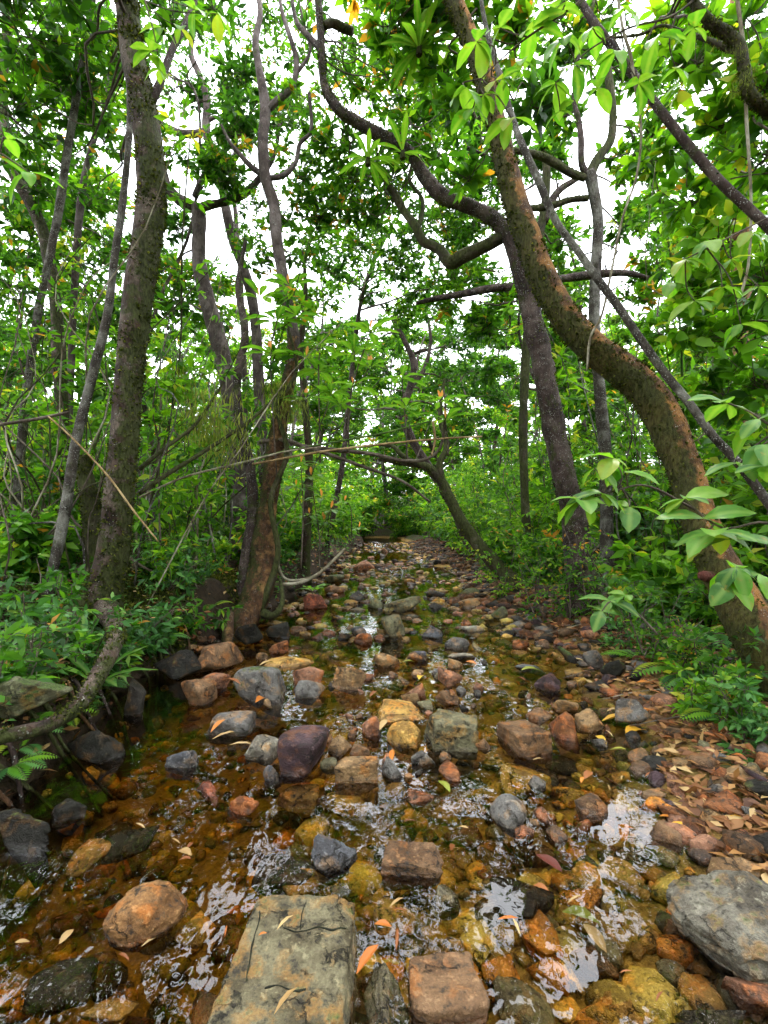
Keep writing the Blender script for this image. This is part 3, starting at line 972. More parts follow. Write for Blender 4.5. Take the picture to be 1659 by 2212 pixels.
# farther upstream
for bb, hf, c, bx, mo, mk, lb in [
    ((826, 1288, 912, 1322), 0.45, 'olive', 0, 0.2, 'the broad olive stone upstream', 'broad olive stone upstream in the channel centre'),
    ((824, 1326, 882, 1377), 0.7, 'olive', 0, 0.2, 'the dark lumpy boulder upstream', 'dark olive lumpy boulder upstream in midstream'),
    ((652, 1282, 708, 1316), 0.5, 'red', 0, 0, 'the dark red stone by the left pool', 'dark red brown stone at the edge of the still left pool'),
    ((694, 1229, 758, 1260), 0.4, 'mossy', 0, 0.4, 'the flat mossy stone far upstream', 'flat mossy stone far upstream on the left'),
    ((760, 1211, 808, 1233), 0.4, 'pink', 0, 0, None, 'pinkish flat stone far upstream beside the mossy one'),
    ((912, 1350, 962, 1380), 0.45, 'greyblue', 0, 0, 'the blue grey stone in the right channel', 'blue grey rounded stone in the right channel upstream'),
    ((962, 1374, 1015, 1403), 0.45, 'grey', 0, 0, None, 'grey humped stone standing in the amber shallows upstream'),
    ((967, 1400, 1028, 1424), 0.35, 'pale', 0, 0, 'the pale flat stone in amber shallows', 'pale grey flat stone in the amber shallows'),
    ((1018, 1386, 1052, 1410), 0.4, 'olive', 0, 0.2, None, 'small olive stone beside the pale flat stone'),
    ((966, 1418, 1002, 1444), 0.4, 'tan', 0, 0, None, 'tan stone below the pale flat stone'),
    ((996, 1344, 1052, 1366), 0.25, 'pale', 0, 0, 'the pale low stone upstream', 'pale low stone upstream near the right gravel'),
    ((766, 1365, 803, 1388), 0.5, 'rust', 1, 0, None, 'small reddish block-shaped stone left of midstream'),
    ((758, 1350, 792, 1373), 0.45, 'greyblue', 0, 0, None, 'small light grey stone behind a reddish block'),
    ((728, 1363, 762, 1384), 0.4, 'dark', 0, 0, None, 'small dark wet stone in the bright reflection'),
    ((629, 1343, 663, 1366), 0.5, 'brown', 0, 0, None, 'small brown stone alone in the still left pool'),
    ((568, 1339, 627, 1380), 0.6, 'black', 0, 0, 'the black wet boulder', 'black wet boulder under the left bank'),
    ((562, 1410, 677, 1443), 0.30, 'amber', 1, 0.1, 'the long brown stone', 'long brown log-like stone behind the moss-capped boulder'),
    ((580, 1380, 625, 1412), 0.5, 'rust', 1, 0, None, 'orange rust stone behind the long brown stone'),
    ((920, 1274, 960, 1290), 0.4, 'dark', 0, 0.2, None, 'dark green stone upstream right of the broad olive stone'),
    ((990, 1266, 1048, 1290), 0.45, 'mossy', 0, 0.5, None, 'mossy rounded stone by the right gravel upstream'),
    ((992, 1290, 1042, 1313), 0.5, 'tan', 0, 0, None, 'tan stone at the near end of the right gravel heap'),
    ((1060, 1309, 1106, 1340), 0.5, 'mossy', 0, 0.45, None, 'dark mossy stone at the foot of the right bank'),
    ((752, 1272, 790, 1303), 0.5, 'dark', 0, 0, None, 'dark stone upstream left of the dark lumpy boulder'),
    ((790, 1290, 830, 1316), 0.5, 'mossy', 0, 0.2, None, 'dark olive stone touching the broad olive stone'),
    ((700, 1262, 752, 1282), 0.4, 'brown', 0, 0, None, 'brown low stone in front of the flat mossy stone'),
    ((870, 1468, 948, 1512), 0.4, 'pink', 0, 0, 'the pinkish mound of stone', 'pinkish brown mounded stone right of midstream'),
    ((868, 1490, 915, 1520), 0.4, 'tan', 0, 0, None, 'orange tan stone leaning on the pinkish mounded stone'),
    ((946, 1440, 1000, 1482), 0.5, 'pink', 0, 0, None, 'brown and pink stone left of the amber shallows'),
    ((940, 1486, 1000, 1524), 0.5, 'brown', 0, 0, None, 'brown ridged stone right of the pinkish mounded stone'),
    ((880, 1404, 925, 1430), 0.4, 'brown', 0, 0, None, 'low brown stone right of the tan square-faced stone'),
    ((886, 1402, 922, 1428), 0.6, 'greyblue', 1, 0, None, 'dark grey stone in midstream right of the tan square-faced stone'),
    ((1098, 1376, 1146, 1402), 0.5, 'rust', 0, 0, None, 'reddish brown stone at the right water edge upstream'),
    ((1104, 1424, 1176, 1446), 0.2, 'greyblue', 0, 0, None, 'flat grey purple stone by the right water edge'),
]:
    S('stone', bb, hf, c, lb, bx, mo, 4, mark=mk)
# right bank and gravel bar
S('stone', (1218, 1396, 1264, 1442), 0.6, 'black', 'dark green mossy stone leftmost of three on the right bank', 0, 0.5, 4, z=0.06)
S('stone', (1256, 1396, 1308, 1434), 0.6, 'grey', 'grey stone in the middle of three mossy ones on the right bank', 0, 0.1, 4, z=0.08, mark='the three mossy right bank stones')
S('stone', (1298, 1420, 1352, 1458), 0.5, 'black', 'dark green mossy stone rightmost of three on the right bank', 0, 0.5, 4, z=0.06)
S('boulder', (1600, 1660, 1720, 1738), 0.5, 'black', 'black mossy boulder at the right edge above the gravel', 0, 0.3, 4, z=0.06, mark='the black boulder at the right edge')
S('boulder', (1566, 1786, 1720, 1862), 0.45, 'dark', 'dark mottled boulder just above the big grey boulder', 0, 0.15, 5, z=0.03)
S('stone', (1508, 1722, 1596, 1790), 0.4, 'tan', 'tan block-shaped stone on the right gravel bar', 1, 0, 4, z=0.01, mark='the tan block on the right gravel bar')
S('stone', (1428, 1722, 1516, 1782), 0.25, 'rust', 'long rusty slab of stone lying on the right gravel', 1, 0, 4, yaw=-40)
S('stone', (1396, 1650, 1450, 1700), 0.4, 'maroon', 'purple grey stone on the right gravel edge', 0, 0, 4)
S('stone', (1380, 1690, 1432, 1730), 0.4, 'tan', 'tan rounded stone on the right water edge', 0, 0, 4)
S('stone', (1494, 1800, 1560, 1850), 0.35, 'pink', 'pinkish stone above the big grey boulder', 1, 0, 4)
S('stone', (1400, 1760, 1480, 1830), 0.3, 'brown', 'brown slanted stone left of the long rusty slab', 1, 0, 4, yaw=-30)
S('stone', (1440, 1770, 1530, 1830), 0.22, 'pink', 'flat orange stone between gravel and big grey boulder', 0, 0, 4, yaw=-25)
S('stone', (1588, 2085, 1720, 2185), 0.4, 'pink', 'brown and pink stone below the big grey boulder', 1, 0, 5)
S('stone', (884, 2050, 1042, 2215), 0.22, 'brown', 'brown spotted block-shaped stone at the bottom edge', 2, 0, 5, yaw=5, rough=0.1, mark='the brown spotted block')
S('stone', (776, 2010, 880, 2225), 0.10, 'olive', 'dark olive stone beside the cracked grey slab', 0, 0.1, 5)
S('stone', (940, 1900, 1000, 1960), 0.12, 'olive', 'small grey brown stone rimmed with water, lower centre', 0, 0, 4)
S('stone', (945, 2000, 1010, 2050), 0.14, 'amber', 'small ochre stone rimmed with water above the brown spotted block', 0, 0, 4)
S('stone', (700, 1880, 760, 1935), 0.2, 'grey', 'narrow grey stone between wedge stone and cracked slab', 0, 0, 4)
S('stone', (868, 1690, 935, 1735), 0.16, 'rust', 'rust ringed stone just under the water below the pale lumpy stone', 0, 0, 4)
S('stone', (550, 1640, 610, 1690), 0.4, 'greyblue', 'grey leaf-littered stone below the pale mottled stone', 0, 0, 4)
S('stone', (1110, 1760, 1160, 1815), 0.3, 'rust', 'rust brown stone in the wake of the grey egg-shaped stone', 0, 0, 4)
# left bank boulders
S('boulder', (-120, 1640, 150, 1860), 0.75, 'black', 'dark boulder in the shade of the left bank', 0, 0.25, 5, mark='the dark boulder at the left edge')
S('boulder', (-60, 1440, 130, 1545), 0.5, 'mossy', 'green mossy boulder on the left bank behind the root', 0, 0.6, 5, z=0.28, mark='the green mossy boulder on the left bank')
S('boulder', (250, 1460, 330, 1560), 0.9, 'dark', 'dark shaded boulder at the left bank below the main trunk', 0, 0.2, 4, mark='the dark shaded boulder under the left bank')
S('boulder', (330, 1400, 440, 1470), 0.6, 'black', 'black shaded boulder under the bank overhang', 0, 0.2, 4)
S('boulder', (420, 1370, 520, 1460), 0.5, 'brown', 'brown flat boulder beneath the broken root', 1, 0.0, 4)
S('boulder', (500, 1335, 575, 1400), 0.6, 'black', 'black boulder at the foot of the flaky-barked tree', 0, 0.2, 4)
for bb, lb in [((100, 1700, 200, 1780), 'dark wet stone under the left bank ferns'), ((440, 1400, 505, 1440), 'dark stone behind the pinkish angular stone')]:
    S('stone', bb, 0.5, 'black', lb, 0, 0.2, 4)
S('boulder', (130, 1560, 260, 1660), 0.6, 'black', 'black wet boulder beneath the mossy root', 0, 0.2, 4)
# submerged stones seen through the water
SUBM = [((1120, 1955, 1208, 2062), 'orange', 'bright orange stone under water right of the brown spotted block'), ((1330, 2070, 1510, 2240), 'yellow', 'long yellow olive stone under water at the bottom right'),
        ((998, 1975, 1072, 2072), 'yellow', 'yellow stone under water above the brown spotted block'), ((1040, 2040, 1126, 2134), 'orange', 'rusty orange stone under water right of the brown spotted block'),
        ((1192, 1900, 1302, 1962), 'orange', 'glowing orange stone just under water with a leaf below'), ((1236, 1822, 1304, 1932), 'gold', 'long golden stone under water right of centre'),
        ((1288, 1828, 1404, 1932), 'amber', 'large brown flat stone under water left of the big grey boulder'), ((1028, 1880, 1204, 2002), 'black', 'large black stone under water right of centre'),
        ((540, 1830, 700, 1930), 'dark', 'dark olive stone under water behind the slab'), ((600, 1850, 740, 1940), 'amber', 'amber flat stone under water directly behind the slab'),
        ((1330, 1770, 1386, 1830), 'orange', 'small orange round stone under water near the right gravel'), ((1170, 1740, 1206, 1778), 'orange', 'tiny vivid orange pebble-like stone under water beside the grey egg-shaped stone'),
        ((1220, 2010, 1330, 2110), 'brown', 'brown rippled stone under water left of the long yellow stone'), ((400, 2120, 520, 2260), 'brown', 'brown stone under water left of the cracked slab'),
        ((190, 2120, 300, 2212), 'amber', 'amber stone under water at the bottom left'), ((60, 2060, 200, 2180), 'dark', 'dark stone under water at the bottom left corner'),
        ((380, 1950, 470, 2040), 'gold', 'golden stone under water right of the heart-shaped boulder'), ((225, 1770, 330, 1850), 'black', 'black round stone under water in the left pool'),
        ((150, 1790, 240, 1880), 'amber', 'orange brown stone under water in the left pool'), ((1080, 1640, 1210, 1720), 'gold', 'golden flat stone under water below the brown cube-shaped stone'),
        ((700, 1700, 790, 1760), 'gold', 'golden stone under water below the maroon boulder'), ((600, 1690, 690, 1745), 'amber', 'amber stone under water below the maroon boulder'),
        ((1060, 2110, 1200, 2230), 'olive', 'grey olive stone under water at the bottom edge'), ((1500, 2150, 1640, 2280), 'gold', 'golden stone under water in the bottom right corner'),
        ((800, 1930, 900, 2010), 'amber', 'amber stone under water right of the cracked slab'), ((1210, 1690, 1280, 1740), 'gold', 'golden round stone under water right of the grey egg-shaped stone')]
for bb, c, lb in SUBM:
    S('stone', bb, 0.16, c, lb, random.random() < 0.4, 0, 4, z=-0.07, group='stones under water', sink=0.4)

# smaller stones, each its own thing
base_rocks = []
for k in range(26):
    Vv, Fc = rock_shape(500 + k, 3, 1 if k % 3 == 0 else 0, 0.09)
    me = mesh_from('small_stone', Vv, [Fc], smooth=True)
    me.materials.append(M_stone)
    base_rocks.append(me)
SM_COL = [('brown', 'brown'), ('tan', 'tan'), ('rust', 'rust red'), ('pink', 'pinkish'), ('grey', 'grey'), ('brown', 'brown'), ('dark', 'dark'), ('olive', 'olive'), ('tan', 'tan'), ('grey', 'grey')]
UW_COL = [('gold', 'golden'), ('orange', 'orange'), ('amber', 'amber'), ('brown', 'brown'), ('dark', 'dark'), ('yellow', 'yellow'), ('olive', 'olive')]
n_small, tries = 0, 0
while n_small < 200 and tries < 60000:
    tries += 1
    u = random.random()
    gy_ = CY + 66 + (u ** 1.5) * 1000
    gx_ = random.uniform(20, 1640)
    zone = 0 if n_small < 70 else (1 if n_small < 112 else (2 if n_small < 155 else 3))
    if zone == 1:
        gx_, gy_ = random.uniform(560, 1060), random.uniform(1420, 1700)
    elif zone == 2:
        gx_, gy_ = random.uniform(1130, 1640), random.uniform(1440, 1830)
    elif zone == 3:
        gy_ = random.uniform(1190, 1345)
        gx_ = random.uniform(640, 1080)
    p = G(gx_, gy_, 0)
    X, Y = p[0], p[1]
    if Y > 17: continue
    xl, xr = np.interp(Y, YK, XL), np.interp(Y, YR, XR)
    if X < xl + 0.05 or X > xr + 0.45: continue
    zz = float(zg(X, Y))
    w = (X - xl) / (xr - xl)
    wd = random.uniform(0.05, 0.12) * (1 + 0.17 * max(Y - 2.5, 0))
    wd = min(wd, 0.42)
    if any((X - a) ** 2 + (Y - b) ** 2 < (wd * 0.45 + r * (0.85 if zone == 0 else 0.7)) ** 2 for a, b, r in STONES): continue
    bar = zz > -0.03 or Y > 4.2
    if Y < 2.6 and not bar and random.random() < 0.25: continue
    if zone == 1: wd *= 0.9
    emerg = zone > 0 or bar and random.random() < (0.85 if zz > -0.03 else 0.7)
    hgt = wd * random.uniform(0.35, 0.6)
    if emerg:
        key, nm = random.choice(SM_COL)
        if zone == 3: hgt *= 0.75
        top = max(zz, 0 if zone != 1 else 0.01) + hgt * random.uniform(0.4, 0.8)
        desc = 'small ' + nm + ' stone'
    else:
        key, nm = random.choice(UW_COL)
        top = min(zz + hgt, -0.012)
        desc = 'small ' + nm + ' stone under water'
    me = random.choice(base_rocks)
    o = bpy.data.objects.new('stone', me)
    COL.objects.link(o)
    o.scale = (wd / 2, wd / 2 * random.uniform(0.6, 1.1), hgt)
    o.location = (X, Y, top - hgt * 0.9)
    o.rotation_euler = (random.uniform(-.15, .15), random.uniform(-.15, .15), random.uniform(0, 6.28))
    j = random.uniform(0.8, 1.2)
    o.color = (C_[key][0] * j, C_[key][1] * j, C_[key][2] * j, random.choice([0, 0, 0, 0.2]) if emerg else 0)
    STONES.append((X, Y, wd / 2))
    later(o, desc, (X, Y, top), 'stone', 'small stones of the stream')
    n_small += 1

# pebbles: uncountable
pv, pf, pc, pn = [], [], [], 0
PCOL = np.array([C_[k] for k in ('brown', 'tan', 'rust', 'brown', 'grey', 'pink', 'grey', 'maroon', 'rust', 'dark', 'brown', 'dark')])
PWET = np.array([C_[k] for k in ('gold', 'amber', 'gold', 'orange', 'yellow', 'brown', 'olive', 'amber', 'gold', 'dark', 'rust', 'yellow')])
shapes = [rock_shape(900 + k, 2, k % 2, 0.12) for k in range(12)]
shapes_far = [rock_shape(930 + k, 1, k % 2, 0.12) for k in range(12)]
cnt = 0
for layer, (n, ylo, yhi, slo, shi) in enumerate([(2300, 0.35, 4.2, 0.018, 0.045), (4200, 4.0, 17, 0.03, 0.10), (1100, 0.4, 5.5, 0.04, 0.085)]):
    Y = rng.uniform(ylo, yhi, n)
    xl, xr = np.interp(Y, YK, XL), np.interp(Y, YR, XR)
    X = rng.uniform(xl - 0.1, xr + 0.55)
    Z = zg(X, Y)
    for x, y, z in zip(X, Y, Z):
        s = rng.uniform(slo, shi)
        if layer == 1 and rng.random() < 0.2 and z < 0 and fbm(np.array([[x * 1.1, y * 0.8, 0.0]]), 61, 2)[0] > 0.45:
            z = max(z, -s * 0.3)
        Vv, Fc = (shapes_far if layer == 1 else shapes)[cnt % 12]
        a = rng.uniform(0, 6.28)
        ca, sa = math.cos(a), math.sin(a)
        q = Vv * [s, s * rng.uniform(0.6, 1), s * rng.uniform(0.4, 0.7)]
        q = np.stack([q[:, 0] * ca - q[:, 1] * sa, q[:, 0] * sa + q[:, 1] * ca, q[:, 2]], -1) + [x, y, z + s * 0.15]
        pv.append(q)
        pf.append(Fc + pn)
        pn += len(q)
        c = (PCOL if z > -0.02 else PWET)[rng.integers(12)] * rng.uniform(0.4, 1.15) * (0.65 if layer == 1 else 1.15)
        pc.append(np.tile(c, (len(Fc), 1)))
        cnt += 1
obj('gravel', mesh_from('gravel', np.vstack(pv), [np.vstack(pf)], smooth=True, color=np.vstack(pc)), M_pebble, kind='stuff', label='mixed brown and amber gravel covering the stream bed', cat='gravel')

# ------------------------------------------------------------------ trees
def grid_path(pts):
    """(x, y, d, half width in survey px) -> places and radii"""
    pts = np.asarray(pts, float)
    q = np.array([P(a, b, c) for a, b, c, _ in pts])
    r = pts[:, 3] * pts[:, 2] / F
    return q, r


def limb(name, parent, pts, mat, per=7, sides=14, bump=0.25, freq=6, seed=0, origin=(0, 0, 0), mossn=0, moss_size=0.02, sidevec=None, label=None):
    q, r = grid_path(pts)
    if name == 'trunk':
        gz = float(zg(q[0, 0], q[0, 1]))
        if q[0, 2] > gz - 0.05:                     # carry the foot down into the soil, a little flared
            q = np.vstack([[q[0, 0], q[0, 1], gz - 0.12], q])
            r = np.concatenate([[r[0] * 1.35], r])
    qr = resample(np.hstack([q, r[:, None]]), per)
    V, Fs, info = tube(qr[:, :3], np.maximum(qr[:, 3], 0.002), sides, bump, freq, seed, origin)
    o = obj(name, mesh_from(name, V, Fs, smooth=True), mat, parent, label=label)
    if mossn:
        moss_on(o, info, mossn, moss_size, origin, sidevec, seed)
    return o, qr


def moss_on(parent, info, n, size, origin, sidevec=None, seed=0, mat=None):
    path, U, W, rad = info
    k = rng.integers(0, len(path) - 1, n)
    t = rng.random(n)[:, None]
    c = path[k] * (1 - t) + path[k + 1] * t
    r = rad[k][:, None] * (1 - t) + rad[k + 1][:, None] * t
    a = rng.uniform(0, 6.283, n)[:, None]
    nn = norm(U[k] * np.cos(a) + W[k] * np.sin(a))
    p = c + nn * r * 0.98
    keep = fbm(p * 5, seed + 40, 3) + (0 if sidevec is None else (nn @ np.array(sidevec)) * 0.18) > 0.5
    p, nn = p[keep], nn[keep]
    if len(p) == 0: return
    b = Leaves(2, 0.28, 0.2, 0.1)
    D = norm(nn * 0.8 + rng.normal(size=p.shape) * 0.5 + np.array([0, 0, -0.3]))
    b.add(p - nn * 0.004, D, rand_unit(len(p)), size * rng.uniform(0.4, 1.2, len(p)))
    obj('moss', b.mesh('moss', origin), M_moss if mat is None else mat, parent, kind='stuff')


def crown(tree, origin, clumps, trunk_q, leafmat, kind=2, L=0.08, w=0.2, ntw=40, lpt=7, brad=0.018, barkmat=None, tip=0.55, upness=0.75, branch=True, tone=None, name='crown'):
    """clumps: (place, radius[, ntw])"""
    b = Leaves(kind, w)
    tq = np.asarray(trunk_q)[:, :3]
    for cl in clumps:
        c, r = np.asarray(cl[0], float), cl[1]
        m = cl[2] if len(cl) > 2 else ntw
        # branch from a trunk point below the clump
        dd = np.linalg.norm(tq - c, axis=1) + np.maximum(tq[:, 2] - c[2] + 0.2, 0) * 1.5
        s = tq[np.argmin(dd)]
        if branch:
            mid = s * 0.5 + c * 0.5 + rng.normal(size=3) * 0.07 * np.linalg.norm(c - s)
            mid[2] -= 0.05 * np.linalg.norm(c - s)
            end = c + (c - s) * 0.1
            pp = resample(np.vstack([s, s * 0.75 + c * 0.25 + rng.normal(size=3) * 0.05, mid, c * 0.8 + s * 0.2 + rng.normal(size=3) * 0.06, end]), 3)
            rr = np.linspace(brad, brad * 0.3, len(pp))
            V, Fs, info = tube(pp, rr, 4, 0.2, 8, int(abs(c[0] * 100)), origin)
            obj('branch', mesh_from('branch', V, Fs, smooth=True), barkmat or M_twig, tree)
            # leaves strung along the branch end too
        rr3 = np.array([r, r, r * 0.7])
        clump(b, c, rr3, m, lpt, L, tip, upness, tr=max(0.003, L * 0.035), tone=tone)
    o = obj(name, b.mesh(name, origin), [leafmat, M_twig], tree)
    return o


HERO = []


def tree_root(name, base, label, cat='tree', group=None):
    t = empty(name, base, label, cat, group)
    HERO.append((label, np.array(base, float)))
    return t


# -- big mossy trunk on the left
p0 = P(215, 1330, 3.55)
t = tree_root('tree', p0, 'big mossy brown trunk standing on the left bank')
_, q1 = limb('trunk', t, [(205, 1350, 3.5, 55.4), (222, 1290, 3.55, 42.0), (245, 1180, 3.6, 32.8), (264, 1000, 3.65, 28.6), (280, 800, 3.75, 29.4), (299, 640, 3.8, 30.2), (322, 480, 3.85, 30.2), (326, 370, 3.88, 28.6), (310, 230, 3.92, 26.0), (285, 110, 3.96, 24.4), (274, 0, 4.0, 22.7), (262, -150, 4.1, 22.7), (290, -400, 4.3, 18.5), (270, -650, 4.5, 11.8)],
                M_bark_main, 9, 28, 0.16, 5, 11, p0, 14000, 0.03, (0.5, -0.3, 0))
limb('root', t, [(226, 1312, 3.52, 26), (240, 1338, 3.2, 20), (252, 1368, 2.75, 18), (245, 1395, 2.5, 18), (222, 1440, 2.3, 17.4), (172, 1522, 2.06, 16.8), (100, 1568, 1.92, 15.6), (0, 1590, 1.84, 15.0), (-120, 1600, 1.8, 14.4)], M_bark_main, 8, 14, 0.3, 7, 5, p0, 2600, 0.02, (0, 0, 1))
limb('root', t, [(190, 1310, 3.5, 40), (160, 1360, 3.3, 24), (110, 1390, 3.1, 18), (60, 1420, 3.0, 10)], M_bark_moss, 8, 10, 0.3, 7, 6, p0, 900, 0.02, (0, 0, 1))
for k in range(16):
    d_ = 1.7 + k * 0.14 + random.uniform(-.05, .05)
    xb = float(np.interp(d_, YK, XL))
    pts_ = [np.array([xb - 0.45 + random.uniform(-.1, .1), d_ + random.uniform(-.1, .1), 0]), np.array([xb - 0.25, d_, 0]), np.array([xb - 0.12, d_ + random.uniform(-.1, .1), 0]), np.array([xb + random.uniform(-.05, .08), d_ + random.uniform(-.2, .2), 0])]
    for a_ in pts_:
        a_[2] = float(zg(a_[0], a_[1])) + 0.012
    pts_[2][2] += 0.05
    q_ = resample(np.array(pts_), 5)
    V, Fs, _ = tube(q_, np.linspace(0.016, 0.005, len(q_)), 7, 0.4, 14, k, p0)
    obj('root', mesh_from('root', V, Fs, smooth=True), random.choice([M_bark_moss, M_bark_dark, M_bark_flaky]), t)
limb('branch', t, [(318, 240, 3.92, 9), (345, 180, 3.95, 8), (375, 100, 4.1, 7), (415, 20, 4.3, 6), (440, -80, 4.5, 5)], M_bark_dark, 6, 8, 0.2, 8, 7, p0)
crown(t, p0, [(P(*a), r, n) for *a, r, n in [(50, 40, 4.6, .75, 60), (150, 170, 5.2, .75, 60), (30, 230, 5, .7, 60), (200, 30, 5.5, .6, 45), (110, -60, 4.5, .8, 60), (225, 300, 6.2, .45, 30), (80, 390, 5.8, .6, 45), (370, 30, 5.2, .35, 18), (460, 10, 5.6, .35, 16), (200, -250, 4.2, .9, 60), (380, -300, 4.5, .8, 50), (50, -300, 4.2, .8, 50)]],
      q1, M_leaf, 4, 0.155, 0.2, lpt=7, brad=0.014)
crown(t, p0, [((random.uniform(-6.5, 0.5), random.uniform(-5, 2.6), random.uniform(5.2, 8)), 1.0, 34) for _ in range(20)], q1, M_leaf, 2, 0.22, 0.22, lpt=9, brad=0.016, name='shade_canopy')  # unseen leaves over the camera, added to cut the light below

# -- slender pale trunk left of it
p0 = P(88, 1345, 3.75)
t = tree_root('tree', p0, 'slender pale grey trunk leaning right, just left of the big mossy trunk')
_, q2 = limb('trunk', t, [(84, 1360, 3.7, 12.2), (112, 1240, 3.75, 10.8), (140, 1110, 3.8, 10.8), (163, 960, 3.85, 10.1), (200, 810, 3.9, 9.4), (232, 680, 3.95, 8.6), (247, 560, 4, 7.9), (266, 430, 4.1, 7.2), (280, 270, 4.2, 6.5), (280, 120, 4.3, 5.8), (300, -60, 4.4, 4.3)], M_bark_grey, 8, 14, 0.2, 7, 21, p0, 500, 0.015)
crown(t, p0, [(P(*a), r, n) for *a, r, n in [(240, 120, 4.9, .4, 26), (330, -90, 4.6, .5, 30), (215, 420, 5.4, .4, 22), (190, 260, 5.4, .4, 22)]], q2, M_leaf, 4, 0.10, 0.18, brad=0.014)

p0 = P(205, 1280, 4.3)
t = tree_root('tree_stump', p0, 'broken mossy dead stem between the pale and the big left trunks', 'stump')
limb('trunk', t, [(208, 1290, 4.3, 22), (202, 1180, 4.3, 19), (196, 1090, 4.3, 20), (185, 1030, 4.3, 17), (176, 985, 4.3, 14)], M_bark_moss, 8, 14, 0.35, 8, 31, p0, 2500, 0.025)

# -- left background trunks
p0 = P(140, 1240, 6)
t = tree_root('tree', p0, 'crooked dark trunk behind the pale trunk at far left')
_, q3 = limb('trunk', t, [(142, 1250, 6, 14), (140, 1050, 6, 13), (132, 850, 6, 13), (126, 734, 6, 13), (117, 634, 6, 12), (93, 500, 6, 12), (50, 410, 6, 12), (17, 340, 6, 11), (5, 200, 6, 10), (15, 50, 6, 8), (0, -100, 6, 6)], M_bark_main, 7, 12, 0.3, 6, 41, p0, 1200, 0.02)
crown(t, p0, [(P(*a), r, n) for *a, r, n in [(60, 490, 6.5, .7, 50), (150, 560, 7, .6, 40), (20, 620, 6.5, .7, 50), (190, 430, 7, .5, 35), (100, 320, 7, .6, 40), (40, 120, 7, .7, 45), (200, 640, 7.5, .6, 40), (90, 730, 7, .6, 40), (10, 800, 6.5, .6, 40), (150, 30, 7.5, .7, 50), (60, 180, 7.5, .7, 50), (230, 520, 8, .6, 45), (20, 460, 7.5, .6, 40), (120, 450, 8, .6, 40), (220, 150, 8, .6, 40)]], q3, M_leaf, 2, 0.135, 0.2, lpt=9, brad=0.025)

p0 = P(20, 1230, 5.2)
t = tree_root('tree', p0, 'long thin grey stem slanting up at the far left edge')
_, q4 = limb('trunk', t, [(15, 1240, 5.2, 9), (38, 1050, 5.2, 9), (52, 900, 5.2, 9), (78, 700, 5.2, 8), (110, 540, 5.2, 8), (128, 450, 5.2, 8), (145, 330, 5.2, 8), (173, 167, 5.2, 8), (197, 33, 5.2, 7), (205, -80, 5.2, 6)], M_bark_grey, 6, 10, 0.2, 8, 51, p0)
crown(t, p0, [(P(*a), r, n) for *a, r, n in [(150, 90, 5.6, .45, 26), (230, 200, 5.6, .4, 22), (100, 210, 5.6, .45, 26)]], q4, M_leaf_bright, 2, 0.10, 0.2, lpt=9, brad=0.012)

p0 = P(150, 1200, 6.5)
t = tree_root('tree', p0, 'thin bare stem leaning right in the left middle distance')
_, q4 = limb('trunk', t, [(140, 1210, 6.5, 8), (150, 900, 6.5, 7), (160, 640, 6.5, 7), (175, 430, 6.5, 7), (200, 310, 6.5, 6), (222, 250, 6.5, 5), (240, 120, 6.5, 4)], M_bark_purple, 6, 8, 0.2, 8, 52, p0)
crown(t, p0, [(P(*a), r, n) for *a, r, n in [(230, 220, 6.6, .4, 24), (250, 100, 6.6, .4, 24), (170, 350, 6.8, .4, 20)]], q4, M_leaf, 2, 0.09, 0.2, lpt=8, brad=0.01)

# -- forked tree behind, left of centre
p0 = P(505, 1240, 7)
t = tree_root('tree', p0, 'dark forked tree with a level crook, left of centre')
_, q5 = limb('trunk', t, [(510, 1245, 7, 19), (515, 1100, 7, 17), (505, 950, 7, 17), (490, 820, 7, 17), (468, 720, 7, 17), (445, 640, 7, 17), (430, 560, 7, 15), (430, 490, 7, 15), (428, 448, 7, 16)], M_bark_purple, 7, 12, 0.25, 6, 61, p0, 700, 0.02)
_, qa = limb('branch', t, [(428, 452, 7, 12), (405, 442, 7, 13), (380, 425, 7, 11), (362, 400, 7, 9), (352, 360, 7, 7), (338, 300, 7, 5)], M_bark_dark, 6, 10, 0.25, 7, 62, p0)
_, qb = limb('branch', t, [(428, 452, 7, 10), (450, 444, 7, 9), (490, 435, 7, 8), (525, 420, 7, 8), (552, 396, 7, 7), (590, 340, 7, 5), (605, 270, 7, 3)], M_bark_dark, 6, 10, 0.25, 7, 63, p0)
limb('branch', t, [(420, 425, 7, 6), (440, 380, 7, 6), (465, 345, 7, 5), (490, 320, 7, 5), (520, 290, 7, 3)], M_bark_purple, 5, 8, 0.2, 8, 64, p0)
crown(t, p0, [(P(*a), r, n) for *a, r, n in [(350, 300, 7.2, .35, 22), (390, 340, 7.4, .3, 16), (345, 580, 8, .6, 45), (400, 600, 8, .5, 40), (460, 610, 8, .5, 40), (330, 470, 8, .35, 22), (600, 260, 7.4, .3, 14), (520, 270, 7.4, .28, 12), (380, 690, 8, .6, 45), (470, 700, 8, .5, 40)]],
      np.vstack([q5, qa, qb]), M_leaf, 2, 0.135, 0.19, lpt=9, brad=0.02)

